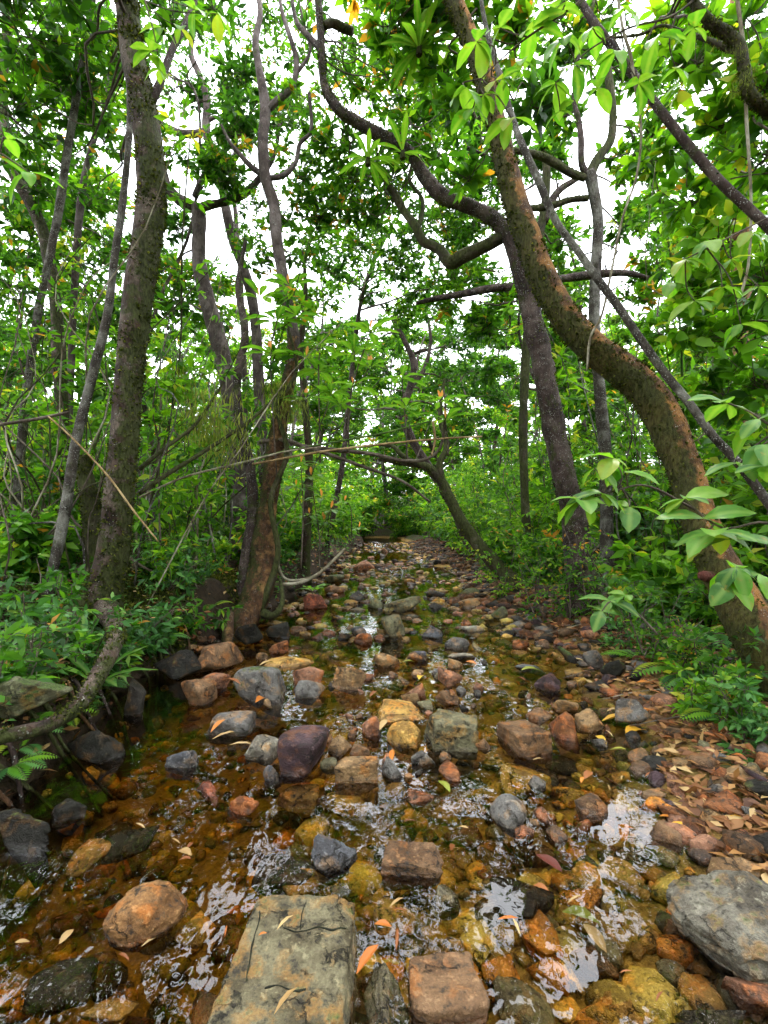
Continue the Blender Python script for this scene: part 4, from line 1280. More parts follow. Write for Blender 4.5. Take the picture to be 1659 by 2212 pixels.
p0 = P(560, 1230, 7.6)
t = tree_root('tree', p0, 'thin wavy trunk crossing behind the forked tree')
_, q6 = limb('trunk', t, [(580, 1235, 7.6, 13), (572, 1050, 7.6, 12), (560, 850, 7.6, 12), (552, 700, 7.6, 11), (535, 605, 7.6, 11), (505, 525, 7.6, 11), (485, 435, 7.6, 10), (468, 350, 7.6, 10), (446, 285, 7.6, 9), (447, 215, 7.6, 8), (430, 160, 7.6, 7), (412, 110, 7.6, 6), (425, 20, 7.6, 5), (420, -60, 7.6, 4)], M_bark_purple, 7, 10, 0.2, 7, 71, p0)
limb('branch', t, [(446, 285, 7.6, 8), (400, 290, 7.6, 8), (360, 275, 7.6, 7), (340, 262, 7.6, 6)], M_bark_purple, 5, 8, 0.2, 8, 72, p0)
limb('branch', t, [(450, 260, 7.6, 5), (470, 255, 7.6, 4), (490, 290, 7.6, 4), (495, 320, 7.6, 4)], M_bark_purple, 5, 8, 0.2, 8, 73, p0)
crown(t, p0, [(P(*a), r, n) for *a, r, n in [(400, 150, 7.8, .4, 18), (440, 80, 7.8, .4, 18), (370, 210, 7.8, .35, 14), (480, 50, 7.8, .35, 12), (350, 90, 8, .4, 18)]], q6, M_leaf, 2, 0.12, 0.17, lpt=7, brad=0.01)
b_ = empty('tree', P(520, 1200, 9), 'slim tree carrying a bright yellow-green leaf tuft against the white sky', 'tree')
pb = P(520, 1200, 9)
_, q6b = limb('trunk', b_, [(525, 1200, 9, 6), (530, 900, 9, 6), (520, 600, 9, 5), (505, 400, 9, 5), (515, 250, 9, 4), (520, 170, 9, 3)], M_bark_purple, 6, 8, 0.2, 8, 74, pb)
crown(b_, pb, [(P(*a), r, n) for *a, r, n in [(510, 190, 9, .42, 50), (540, 160, 9, .3, 26), (495, 240, 9, .26, 20), (560, 210, 9, .25, 16)]], q6b, M_leaf_bright, 2, 0.08, 0.2, lpt=9, brad=0.01, tone=0.75)

# -- flaky orange tree at the water's edge
p0 = P(545, 1335, 4.9)
t = tree_root('tree', p0, 'flaky orange-barked tree curving up from the left water edge')
_, q7 = limb('trunk', t, [(520, 1350, 4.7, 34), (545, 1310, 4.85, 32), (566, 1240, 5, 31), (572, 1160, 5.05, 26), (582, 1070, 5.1, 22), (594, 980, 5.15, 19), (608, 890, 5.2, 16), (628, 800, 5.25, 14), (634, 730, 5.3, 13)],
                M_bark_flaky, 8, 22, 0.34, 9, 81, p0, 4200, 0.022, (-0.6, 0, 0))
_, q7b = limb('trunk_top', t, [(628, 800, 5.25, 13.6), (634, 730, 5.3, 13.3), (617, 634, 5.35, 12), (605, 560, 5.4, 12), (597, 510, 5.4, 12), (592, 445, 5.5, 12), (573, 380, 5.5, 12), (568, 300, 5.5, 11), (573, 233, 5.6, 11), (560, 150, 5.6, 8), (552, 90, 5.7, 7), (562, 20, 5.8, 6), (545, -60, 5.8, 4)],
                M_bark_purple, 8, 14, 0.2, 7, 81, p0, 500, 0.018)
limb('second_stem', t, [(528, 1335, 4.95, 20), (530, 1230, 5.05, 15), (546, 1120, 5.1, 13), (540, 1010, 5.15, 11), (520, 920, 5.2, 10), (512, 820, 5.3, 9), (530, 720, 5.4, 8), (515, 620, 5.5, 6), (530, 520, 5.6, 4)], M_bark_dark, 7, 12, 0.35, 8, 88, p0, 900, 0.02)
limb('second_stem', t, [(560, 1320, 4.8, 10), (600, 1200, 4.9, 7), (585, 1080, 4.95, 6), (620, 980, 5.0, 6), (600, 880, 5.05, 5), (640, 800, 5.1, 4), (620, 700, 5.2, 3)], M_bark_moss, 7, 8, 0.3, 9, 89, p0, 500, 0.02)
limb('root', t, [(535, 1310, 4.85, 16), (505, 1330, 4.7, 10), (488, 1360, 4.5, 9), (480, 1400, 4.2, 6)], M_bark_flaky, 6, 8, 0.3, 8, 82, p0)
limb('root', t, [(555, 1320, 4.9, 12), (590, 1330, 4.7, 8), (610, 1300, 4.75, 5), (605, 1250, 5, 4)], M_bark_moss, 6, 8, 0.3, 8, 83, p0)
_, qa = limb('branch', t, [(573, 240, 5.6, 8), (605, 212, 5.6, 7), (633, 185, 5.6, 7), (640, 130, 5.6, 6), (625, 75, 5.6, 5), (608, 20, 5.7, 4), (600, -40, 5.7, 3)], M_bark_purple, 6, 8, 0.2, 8, 84, p0)
_, qb = limb('branch', t, [(577, 385, 5.5, 6), (610, 380, 5.5, 6), (638, 352, 5.5, 5), (648, 310, 5.5, 5), (672, 280, 5.5, 4), (668, 200, 5.5, 3)], M_bark_purple, 6, 8, 0.2, 8, 85, p0)
limb('branch', t, [(570, 380, 5.5, 6), (545, 362, 5.5, 6), (515, 330, 5.5, 5), (495, 305, 5.5, 4), (478, 270, 5.5, 3)], M_bark_purple, 6, 8, 0.2, 8, 86, p0)
limb('branch', t, [(640, 160, 5.6, 4), (670, 110, 5.6, 4), (655, 50, 5.6, 3), (640, -30, 5.6, 2)], M_bark_purple, 6, 6, 0.2, 8, 87, p0)
crown(t, p0, [(P(*a), r, n) for *a, r, n in [(650, 220, 5.7, .28, 14), (640, 120, 5.8, .25, 10), (690, 300, 5.8, .3, 18), (610, 330, 5.7, .2, 8), (655, 380, 5.8, .3, 16), (530, 310, 5.7, .2, 8), (640, 450, 6, .35, 22), (690, 470, 6, .35, 22), (560, 560, 6, .35, 24), (650, 560, 6, .35, 26), (600, 480, 6, .25, 12)]],
      np.vstack([q7, q7b, qa, qb]), M_leaf, 4, 0.115, 0.2, lpt=7, brad=0.009)

crown(t, p0, [(P(*a), r, n) for *a, r, n in [(a_, b_, 6.6, 0.42, 30) for a_, b_ in [(520, 60), (590, 120), (660, 30), (500, 380), (540, 450), (620, 260), (700, 200), (480, 180), (560, 300), (640, 400), (700, 420), (600, 40), (460, 330), (660, 520), (730, 130), (540, 520)]]],
      np.vstack([q7, q7b, qa, qb]), M_leaf, 2, 0.085, 0.2, lpt=9, brad=0.005, name='fine_crown')
p0 = P(662, 1200, 7.5)
t = tree_root('tree', p0, 'slim mossy trunk behind the orange-barked tree')
_, q8 = limb('trunk', t, [(660, 1210, 7.5, 10.5), (665, 1100, 7.5, 9.1), (668, 1000, 7.5, 8.4), (660, 880, 7.5, 7.7), (650, 760, 7.5, 6.3), (660, 640, 7.5, 4.9), (655, 540, 7.5, 3.5)], M_bark_main, 6, 12, 0.3, 6, 91, p0, 900, 0.02)
crown(t, p0, [(P(*a), r, n) for *a, r, n in [(620, 760, 8, .5, 45), (700, 740, 8, .5, 45), (650, 660, 8, .45, 40), (720, 830, 8, .5, 45), (580, 850, 8, .5, 45), (700, 640, 8, .4, 35)]], q8, M_leaf_bright, 2, 0.11, 0.2, lpt=9, brad=0.012)

# -- dark trunk whose limb arches over the stream
p0 = P(1238, 1110, 4.6)
t = tree_root('tree', p0, 'dark lichen-dotted trunk whose long limb arches over the stream')
base_z = float(zg(p0[0] + 0.06, 4.7))
_, q9 = limb('trunk', t, [(1262, 1106 + (CAM_Z - base_z) * F / 4.6 + 10, 4.6, 36), (1240, 1120, 4.6, 25.5), (1222, 1040, 4.6, 23.8), (1200, 940, 4.62, 23.8), (1183, 850, 4.65, 22.9), (1170, 770, 4.65, 22.0), (1150, 690, 4.7, 22.0), (1130, 600, 4.7, 20.2), (1100, 510, 4.75, 17.6), (1060, 468, 4.8, 15.8), (1015, 447, 4.85, 15.0), (955, 423, 4.9, 14.1), (915, 378, 4.95, 13.2), (887, 333, 5, 12.3), (840, 303, 5, 14.1), (770, 263, 5, 11.4), (728, 233, 5, 11.4), (700, 180, 5, 8.8), (695, 117, 5, 8.8), (690, 33, 5, 7.9), (680, -60, 5, 7.0)],
                M_bark_dark, 8, 18, 0.3, 8, 101, p0, 8000, 0.024, (0.3, 0, 0.3))
_, qa = limb('branch', t, [(1088, 510, 4.78, 13), (1040, 535, 4.85, 13), (1000, 553, 4.9, 14), (972, 567, 5, 13), (950, 540, 5.05, 11), (915, 522, 5.1, 10), (898, 490, 5.1, 9), (872, 455, 5.2, 8), (850, 415, 5.2, 8), (838, 405, 5.2, 6)], M_bark_moss, 6, 12, 0.3, 8, 102, p0, 1600, 0.018, (0, 0, 1))
limb('branch', t, [(898, 495, 5.1, 6), (910, 470, 5.15, 5), (912, 430, 5.2, 4), (885, 390, 5.3, 4), (890, 350, 5.4, 3)], M_bark_moss, 5, 8, 0.2, 8, 103, p0)
limb('branch', t, [(697, 110, 5, 8), (668, 80, 5.1, 7), (640, 45, 5.2, 5), (628, -20, 5.3, 4)], M_bark_dark, 5, 8, 0.2, 8, 104, p0)
limb('branch', t, [(700, 55, 5, 8), (720, 50, 5.05, 9), (745, 62, 5.1, 9), (762, 68, 5.1, 8)], M_bark_moss, 5, 8, 0.3, 8, 105, p0)
_, qb = limb('branch', t, [(1010, 320, 5, 4), (1080, 350, 4.9, 5), (1120, 350, 4.8, 5)], M_bark_dark, 5, 8, 0.2, 8, 106, p0)
crown(t, p0, [(P(*a), r, n) for *a, r, n in [(790, 100, 5.6, .35, 26), (850, 190, 5.6, .4, 32), (790, 190, 5.8, .3, 20), (735, 310, 5.6, .3, 22), (760, 380, 5.8, .35, 28), (890, 270, 5.6, .35, 26), (950, 330, 5.6, .35, 26), (830, 390, 5.6, .35, 28), (730, 460, 6, .35, 28), (880, 150, 5.4, .35, 26), (960, 210, 5.4, .3, 18), (700, 380, 6, .3, 18), (790, 460, 6, .3, 22), (670, 60, 5.6, .3, 12), (830, 120, 6.2, .4, 30), (900, 220, 6.2, .4, 30), (860, 310, 6.4, .35, 26), (960, 280, 6.4, .4, 26), (760, 420, 6.6, .4, 30), (820, 450, 6.6, .4, 30)]],
      q9, M_leaf, 4, 0.135, 0.18, lpt=7, brad=0.010)
crown(t, p0, [(P(*a), r, n) for *a, r, n in [(a_, b_, 7.2, 0.5, 42) for a_, b_ in [(760, 160), (840, 240), (900, 330), (980, 400), (800, 350), (720, 420), (860, 430), (940, 470), (1020, 480), (780, 520), (880, 540), (980, 590), (1040, 330), (920, 150), (820, 40), (700, 300)]]],
      q9, M_leaf, 2, 0.10, 0.2, lpt=9, brad=0.006, name='fine_crown')
b_ = tree_root('tree', P(760, 1150, 10), 'tree of small dark leaves hanging over midstream beyond the arching limb')
pb = P(760, 1150, 10)
_, qx = limb('trunk', b_, [(705, 1190, 10, 6.0), (740, 1000, 10, 6.0), (760, 800, 10, 5.4), (780, 650, 10, 4.8), (810, 560, 10, 4.2), (850, 480, 10, 3.0)], M_bark_dark, 6, 10, 0.25, 6, 111, pb)
crown(b_, pb, [(P(*a), r, n) for *a, r, n in [(760, 530, 9, .6, 50), (860, 570, 9, .6, 55), (900, 490, 8.6, .5, 36), (980, 510, 8.6, .5, 36), (820, 490, 9, .5, 36), (710, 580, 9.5, .5, 40), (930, 610, 9.5, .6, 50), (800, 620, 10, .6, 50), (880, 670, 10, .6, 55), (1020, 600, 9, .5, 40), (700, 500, 9.5, .4, 26)]], qx, M_leaf_dark, 2, 0.14, 0.2, lpt=9, brad=0.02)

# -- leaning orange-brown trunk on the right
p0 = P(1640, 1420, 2.55)
t = tree_root('tree', p0, 'thick leaning orange-brown trunk sweeping up from the right edge')
_, q11 = limb('trunk', t, [(1760, 1600, 2.35, 61.0), (1690, 1470, 2.45, 53.1), (1640, 1385, 2.52, 47.5), (1590, 1290, 2.62, 41.9), (1545, 1210, 2.7, 37.3), (1510, 1120, 2.8, 34.8), (1480, 1020, 2.9, 34.0), (1440, 920, 3.0, 34.8), (1395, 845, 3.08, 34.8), (1340, 795, 3.15, 34.8), (1285, 755, 3.2, 33.3), (1235, 705, 3.27, 30.9), (1195, 645, 3.35, 30.1), (1165, 580, 3.42, 27.7), (1140, 510, 3.5, 26.9), (1112, 430, 3.57, 26.1), (1090, 340, 3.63, 22.9), (1068, 250, 3.7, 21.4), (1040, 150, 3.78, 20.6), (1005, 60, 3.86, 19.0), (980, 0, 3.9, 19.0), (945, -90, 4.0, 17.5), (900, -260, 4.2, 13.5), (860, -450, 4.4, 7.9)],
                 M_bark_orange, 8, 28, 0.16, 6, 121, p0, 12000, 0.026, (-0.9, -0.2, -0.5))
limb('branch_stub', t, [(1555, 1235, 2.7, 16), (1535, 1245, 2.64, 13), (1520, 1244, 2.6, 11), (1514, 1243, 2.59, 8)], bark_material('cut_wood', (0.12, 0.035, 0.025), (0.22, 0.08, 0.06), (0.04, 0.015, 0.01), moss=0.45, lichen=0.1), 5, 12, 0.25, 9, 122, p0, label='reddish broken branch stub')
crown(t, p0, [(P(*a), r, n) for *a, r, n in [(850, 50, 4.4, .35, 30), (930, 70, 4.4, .35, 30), (1050, 50, 4.3, .3, 24), (1110, 90, 4.2, .3, 24), (1000, 230, 4.4, .25, 16), (1150, 220, 4.3, .3, 22), (1010, 380, 4.6, .25, 14), (900, -150, 4.2, .6, 50), (1040, -150, 4.2, .6, 50), (780, -100, 4.6, .6, 40), (960, 160, 4.5, .3, 20)]],
      q11, M_leaf, 8, 0.16, 0.2, lpt=6, brad=0.012)

# -- upright trunk between
p0 = P(1308, 1110, 5.4)
t = tree_root('tree', p0, 'straight upright trunk with a high mossy fork, right of the dark trunk')
_, q12 = limb('trunk', t, [(1312, 1106 + 1037 * 0.8 / 5.4, 5.4, 15), (1308, 1000, 5.4, 13), (1300, 900, 5.4, 12.5), (1292, 800, 5.4, 12), (1283, 700, 5.4, 12), (1287, 580, 5.4, 11), (1292, 480, 5.4, 11), (1280, 400, 5.4, 12), (1274, 372, 5.4, 12)], M_bark_grey, 7, 14, 0.2, 7, 131, p0, 900, 0.016)
_, qa = limb('branch', t, [(1274, 380, 5.4, 11), (1290, 345, 5.4, 10), (1318, 305, 5.4, 9), (1324, 250, 5.4, 8), (1318, 190, 5.4, 8), (1310, 140, 5.4, 8), (1290, 120, 5.4, 6), (1275, 60, 5.4, 4), (1290, -40, 5.4, 3)], M_bark_moss, 6, 10, 0.3, 8, 132, p0, 900, 0.02, (0, 0, 0.3))
_, qb = limb('branch', t, [(1270, 382, 5.4, 8), (1256, 350, 5.4, 7), (1255, 300, 5.4, 6), (1250, 260, 5.4, 6), (1240, 210, 5.4, 5), (1250, 120, 5.4, 3)], M_bark_dark, 6, 10, 0.25, 8, 133, p0)
limb('branch', t, [(1265, 385, 5.4, 9), (1230, 372, 5.4, 9), (1195, 350, 5.4, 9), (1160, 335, 5.4, 8), (1110, 325, 5.4, 6)], M_bark_moss, 6, 10, 0.3, 8, 134, p0, 600, 0.02, (0, 0, 1))
limb('branch', t, [(1270, 428, 5.4, 7), (1230, 432, 5.4, 7), (1190, 445, 5.4, 7), (1145, 450, 5.4, 6)], M_bark_moss, 6, 10, 0.3, 8, 135, p0, 500, 0.02, (0, 0, 1))
limb('branch', t, [(1170, 608, 5.4, 7), (1230, 600, 5.4, 8), (1290, 592, 5.4, 9), (1350, 590, 5.4, 7), (1400, 600, 5.4, 4)], M_bark_dark, 6, 10, 0.3, 8, 136, p0)
crown(t, p0, [(P(*a), r, n) for *a, r, n in [(1240, 120, 5.8, .4, 36), (1340, 170, 5.8, .4, 36), (1400, 290, 5.8, .4, 36), (1340, 350, 5.8, .35, 28), (1215, 260, 5.8, .3, 22), (1420, 410, 6, .4, 36), (1350, 480, 6, .3, 24), (1300, 30, 5.8, .45, 40), (1200, 40, 5.6, .4, 34), (1400, 150, 5.8, .4, 36), (1420, 560, 6.2, .35, 30), (1380, 640, 6.2, .3, 24)]],
      np.vstack([q12, qa, qb]), M_leaf, 4, 0.15, 0.2, lpt=7, brad=0.012)

p0 = P(1160, 1150, 7)
t = tree_root('tree', p0, 'mossy trunk half hidden behind the leaning orange-brown trunk')
_, q13 = limb('trunk', t, [(1140, 1190, 7, 9.6), (1130, 950, 7, 9.0), (1140, 700, 7, 8.4), (1160, 540, 7, 8.4), (1178, 430, 7, 8.4), (1180, 360, 7, 7.2), (1165, 280, 7, 5.4), (1170, 180, 7, 3.6)], M_bark_moss, 7, 12, 0.3, 7, 141, p0, 1200, 0.022)
limb('branch', t, [(1175, 480, 7, 8), (1200, 420, 7, 8), (1240, 390, 7, 6), (1280, 370, 7, 4)], M_bark_dark, 6, 8, 0.2, 8, 142, p0)
limb('branch', t, [(1130, 620, 7, 10), (1070, 622, 7, 9), (1000, 635, 7, 8), (940, 645, 7, 6), (900, 655, 7.2, 4)], M_bark_dark, 6, 8, 0.25, 8, 143, p0)
crown(t, p0, [(P(*a), r, n) for *a, r, n in [(1050, 400, 7.5, .4, 30), (1210, 520, 7.5, .5, 40), (1010, 590, 8, .5, 44), (1090, 640, 8, .5, 44), (1230, 640, 7.5, .4, 36), (1050, 700, 8, .5, 44), (960, 660, 8, .5, 40), (1200, 740, 7.5, .5, 40), (1060, 480, 7.6, .35, 24), (1250, 820, 7.5, .5, 40)]], q13, M_leaf, 2, 0.14, 0.2, lpt=9, brad=0.018)

# -- leaning mossy tree beyond, over the water
p0 = P(1086, 1240, 6.6)
t = tree_root('tree', p0, 'mossy trunk leaning far left over the water upstream')
_, q14 = limb('trunk', t, [(1110, 1262, 6.5, 22.5), (1086, 1235, 6.6, 16.5), (1053, 1200, 6.7, 14.2), (1013, 1150, 6.8, 12.8), (982, 1098, 6.9, 11.2), (955, 1040, 7, 10.5), (922, 1008, 7, 9.0), (886, 1001, 7.1, 8.2), (850, 996, 7.2, 6.8), (818, 990, 7.2, 5.2)], M_bark_moss, 7, 14, 0.3, 7, 151, p0, 2500, 0.03)
limb('branch', t, [(952, 1035, 7, 9), (950, 1000, 7, 7), (965, 960, 7.1, 6), (950, 900, 7.3, 5), (960, 820, 7.5, 3)], M_bark_moss, 6, 8, 0.25, 8, 152, p0)
limb('branch', t, [(900, 1003, 7, 7), (870, 985, 7, 6), (850, 965, 7.1, 5), (820, 960, 7.1, 3)], M_bark_moss, 6, 8, 0.25, 8, 153, p0)
crown(t, p0, [(P(*a), r, n) for *a, r, n in [(960, 820, 7.8, .45, 40), (900, 900, 8, .4, 34), (1010, 900, 7.6, .45, 40), (830, 960, 7.6, .3, 16)]], q14, M_leaf, 2, 0.10, 0.2, lpt=9, brad=0.01)

p0 = P(873, 1130, 11)
t = tree_root('tree', p0, 'dark crooked tree in the centre distance above the stream')
_, q15 = limb('trunk', t, [(1012, 1180, 11, 11), (985, 1110, 11, 10), (940, 1030, 11, 9.5), (890, 950, 11, 9), (870, 887, 11, 9), (886, 837, 11, 8), (894, 787, 11, 7), (878, 745, 11, 6), (850, 690, 11, 4)], M_bark_dark, 6, 10, 0.3, 6, 161, p0)
limb('branch', t, [(886, 837, 11, 6), (915, 800, 11, 5), (930, 740, 11, 4), (925, 690, 11, 3)], M_bark_dark, 6, 8, 0.2, 8, 162, p0)
crown(t, p0, [(P(*a), r, n) for *a, r, n in [(850, 710, 11.5, .8, 80), (920, 660, 11.5, .8, 80), (980, 740, 11.5, .8, 80), (1030, 800, 11.5, .8, 70), (800, 800, 11.5, .7, 70), (930, 840, 12, .8, 80), (1050, 720, 12, .7, 60), (760, 730, 12, .7, 60), (1080, 860, 11.5, .7, 70), (720, 880, 12, .7, 60), (850, 900, 12, .7, 70)]], q15, M_leaf_dark, 2, 0.12, 0.22, lpt=9, brad=0.03)

# -- tree outside the right edge whose leafy limbs reach in
p0 = np.array([3.6, 3.3, float(zg(3.6, 3.3))])
t = tree_root('tree', p0, 'tree at the right edge with a crooked mossy limb and layered leaves')
_, q16 = limb('trunk', t, [(1960, 1290, 3.3, 40), (1940, 1000, 3.3, 36), (1900, 700, 3.3, 32), (1860, 450, 3.2, 28), (1800, 330, 3.0, 22), (1760, 300, 2.9, 18)], M_bark_main, 7, 16, 0.2, 6, 171, p0)
_, qa = limb('branch', t, [(1760, 300, 2.8, 15), (1700, 265, 2.7, 14), (1650, 232, 2.65, 13), (1618, 200, 2.6, 12), (1608, 150, 2.6, 11), (1598, 100, 2.6, 11), (1570, 72, 2.6, 11), (1535, 48, 2.6, 10), (1495, 0, 2.6, 9), (1450, -70, 2.6, 8)], M_bark_moss, 6, 12, 0.3, 9, 172, p0, 1500, 0.02, (0, 0, -0.3))
limb('branch', t, [(1605, 110, 2.6, 7), (1575, 105, 2.65, 7), (1540, 90, 2.7, 5), (1480, 70, 2.8, 4), (1430, 55, 2.9, 3), (1380, 75, 3, 3), (1290, 85, 3.1, 2)], M_bark_moss, 6, 8, 0.3, 9, 173, p0, 500, 0.018)
crown(t, p0, [(P(*a), r, n) for *a, r, n in [(1500, 130, 3.4, .3, 26), (1600, 40, 3.3, .35, 30), (1560, 260, 3.5, .3, 26), (1650, 340, 3.4, .35, 30), (1450, 60, 3.6, .3, 26), (1490, 430, 3.7, .3, 26), (1570, 520, 3.6, .35, 30), (1650, 600, 3.4, .35, 30), (1500, 620, 3.8, .3, 26), (1590, 720, 3.7, .35, 30), (1460, 720, 4, .3, 24), (1570, 850, 3.8, .35, 30), (1650, 820, 3.5, .35, 30), (1490, 860, 4.2, .3, 24), (1650, 180, 3.3, .35, 30), (1430, 330, 4, .3, 22)]],
      np.vstack([q16, qa]), M_leaf_bright, 8, 0.14, 0.21, lpt=6, brad=0.012, upness=0.75)
crown(t, p0, [((random.uniform(0.8, 7), random.uniform(-5, 2.4), random.uniform(5.2, 8)), 1.0, 34) for _ in range(18)], q16, M_leaf, 2, 0.22, 0.22, lpt=9, brad=0.016, name='shade_canopy')  # right half of the added overhead leaves, out of view, shading the stream

p0 = P(1600, 1180, 7)
t = tree_root('tree', p0, 'straight orange trunk half hidden by leaves at the upper right')
_, q17 = limb('trunk', t, [(1612, 1200, 7, 20), (1606, 900, 7, 18), (1603, 600, 7, 17), (1600, 400, 7, 16), (1598, 200, 7, 14), (1590, 0, 7, 12), (1600, -120, 7, 9)], bark_material('bark_red', (0.28, 0.13, 0.055), (0.36, 0.20, 0.10), (0.10, 0.05, 0.025), moss=0.2, lichen=0.3, scale=6), 6, 14, 0.15, 5, 181, p0)
crown(t, p0, [(P(*a), r, n) for *a, r, n in [(1500, 80, 7.5, .6, 45), (1640, 120, 7.5, .6, 45), (1540, 340, 7.5, .5, 40), (1650, 430, 7.5, .5, 40), (1470, 520, 7.5, .5, 40), (1560, 640, 7.5, .5, 40), (1440, 200, 7.5, .5, 40), (1650, 700, 7.5, .5, 40), (1500, 760, 7.5, .5, 40)]], q17, M_leaf, 2, 0.12, 0.2, lpt=9, brad=0.02)

# -- slanting poles and climbers
def pole(name, pts, mat, label, cat, sides=10, bump=0.12, group=None, mossn=0):
    q, r = grid_path(pts)
    b = q[np.argmin(q[:, 2])]
    qr = resample(np.hstack([q, r[:, None]]), 6)
    V, Fs, info = tube(qr[:, :3], np.maximum(qr[:, 3], 0.0015), sides, bump, 9, int(pts[0][0]), b)
    e = obj(name, mesh_from(name, V, Fs, smooth=True), mat, None, label, cat, group, loc=b)
    if mossn:
        moss_on(e, info, mossn, 0.015, b)
    return e


pole('slanting_pole', [(1790, 1290, 2.45, 10), (1720, 1180, 2.5, 10), (1656, 1081, 2.55, 10), (1589, 994, 2.6, 9.5), (1539, 940, 2.62, 9), (1489, 871, 2.65, 9), (1439, 810, 2.7, 9), (1383, 732, 2.75, 8.5), (1339, 667, 2.8, 8.5), (1289, 600, 2.85, 8.5), (1249, 543, 2.9, 8), (1199, 474, 2.95, 8), (1163, 390, 3, 8), (1116, 283, 3.1, 7), (1085, 180, 3.2, 6), (1050, 60, 3.3, 5), (1030, -60, 3.4, 4)],
     M_bark_grey, 'long pale grey pole slanting across in front of the leaning trunk', 'pole')
pole('slanting_pole', [(1900, 720, 2.5, 10), (1720, 552, 2.6, 10), (1656, 487, 2.65, 10), (1556, 393, 2.75, 10), (1489, 317, 2.8, 9.5), (1433, 247, 2.85, 9), (1389, 190, 2.9, 9), (1339, 123, 2.95, 9), (1279, 43, 3, 8), (1230, -40, 3.1, 7)],
     M_bark_dark, 'dark slanting limb crossing the upper right corner', 'pole', mossn=200)
pole('hanging_vine', [(1330, -40, 2.9, 3), (1345, 60, 2.9, 3), (1362, 120, 2.9, 3.5), (1372, 190, 2.9, 3), (1385, 280, 2.95, 2.5), (1375, 380, 3, 2.5), (1345, 470, 3, 2.5), (1322, 580, 3, 2.5), (1300, 680, 3, 2.5), (1275, 730, 3, 2.5), (1268, 800, 3, 2)], M_stem_pale, 'thin pale vine hanging in front of the upright fork', 'vine', 6)
pole('hanging_vine', [(1590, -20, 3, 4), (1608, 120, 3, 4), (1612, 250, 3.1, 3.5), (1622, 420, 3.1, 3), (1618, 560, 3.1, 3), (1600, 640, 3.1, 3)], M_stem_pale, 'pale vine hanging at the upper right edge', 'vine', 6)
pole('fallen_cane', [(540, 992, 5, 2.4), (640, 970, 5, 2.4), (740, 952, 5, 2.4), (830, 935, 5, 2.1), (930, 910, 5, 1.8)], M_stem_green, 'green bamboo-like cane lying level above the stream', 'cane', 8, 0.02)
pole('fallen_cane', [(545, 1003, 4.9, 2.4), (700, 975, 4.9, 2.4), (850, 957, 4.9, 2.4), (960, 947, 4.9, 2.1), (1042, 943, 4.9, 1.8)], M_cane, 'dry tan cane lying level above the stream', 'cane', 8, 0.02)
pole('fallen_cane', [(560, 955, 5.1, 5), (610, 950, 5.1, 5), (660, 965, 5.1, 5), (720, 972, 5.1, 5), (800, 980, 5.1, 4), (870, 995, 5.1, 4), (925, 990, 5.1, 3.5), (955, 955, 5.1, 3), (962, 880, 5.1, 3), (958, 840, 5.1, 2)], M_twig, 'curved brown vine sagging below the level canes', 'vine', 8, 0.1)
pole('fallen_cane', [(660, 965, 5, 4), (720, 985, 5, 4), (790, 1010, 5.1, 3.5), (870, 1040, 5.2, 3), (930, 1085, 5.3, 2.5)], M_twig, 'brown branch slanting down to the right below the canes', 'branch', 8, 0.1)
pole('fallen_cane', [(935, 910, 4.9, 3), (940, 950, 4.9, 2.5), (932, 985, 4.9, 2)], M_cane, 'short broken cane end hanging down from the level canes', 'cane', 6, 0.02)
pole('climbing_vine', [(740, 1190, 5.4, 3), (700, 1230, 5.2, 3), (650, 1258, 5.1, 3.5), (590, 1262, 5, 3.5), (560, 1258, 5, 3)], M_stem_pale, 'pale looping vine drooping beside the orange-barked tree', 'vine', 7, 0.1)
pole('climbing_vine', [(745, 1185, 5.6, 3), (715, 1215, 5.4, 3), (680, 1245, 5.3, 3), (620, 1252, 5.1, 3), (600, 1215, 5.1, 3), (605, 1190, 5.2, 2)], M_stem_pale, 'second pale vine looping above the drooping one', 'vine', 7, 0.1)
pole('dead_branch', [(300, 1066, 3.9, 5), (360, 1025, 4, 5), (417, 990, 4.1, 4.5), (480, 950, 4.2, 4), (553, 898, 4.3, 3), (600, 850, 4.4, 2)], M_bark_moss, 'mossy bare branch reaching up right from the big mossy trunk, lower of two', 'branch', 8, 0.3, mossn=400)
pole('dead_branch', [(300, 1014, 3.9, 5), (360, 965, 4, 4), (417, 922, 4.1, 4), (455, 870, 4.2, 3), (480, 830, 4.3, 2)], M_bark_moss, 'mossy bare branch reaching up right from the big mossy trunk, upper of two', 'branch', 8, 0.3, mossn=300)
pole('dead_branch', [(300, 1075, 4.2, 2.4), (400, 1030, 4.3, 2.4), (520, 1000, 4.5, 2.4), (620, 975, 4.7, 1.8), (700, 965, 4.8, 1.8)], M_stem_pale, 'pale bare branch running right towards the level canes', 'branch', 7, 0.2)
pole('dead_branch', [(-20, 920, 3.6, 4), (80, 905, 3.7, 4), (150, 890, 3.8, 3)], M_twig, 'broken brown branch poking in at the left edge', 'branch', 8, 0.2)
pole('dry_stick', [(105, 900, 3.3, 1.8), (160, 950, 3.3, 2), (233, 1028, 3.3, 2.2), (290, 1105, 3.3, 2.2), (342, 1170, 3.3, 1.5)], M_cane, 'thin straw-coloured stick slanting across the big mossy trunk', 'stick', 6, 0.03)
pole('dead_branch', [(-30, 1425, 2.5, 3), (40, 1400, 2.6, 3), (90, 1370, 2.7, 3), (125, 1330, 2.8, 2)], M_stem_pale, 'thin white twig curving at the lower left bank', 'twig', 6, 0.1)
pole('broken_log', [(497, 1325, 4.4, 9), (492, 1370, 4.2, 12), (494, 1420, 4.0, 12), (505, 1465, 3.75, 13), (526, 1505, 3.55, 14)], M_bark_flaky, 'broken bark-peeling root stub hanging down the left bank', 'root', 10, 0.4)

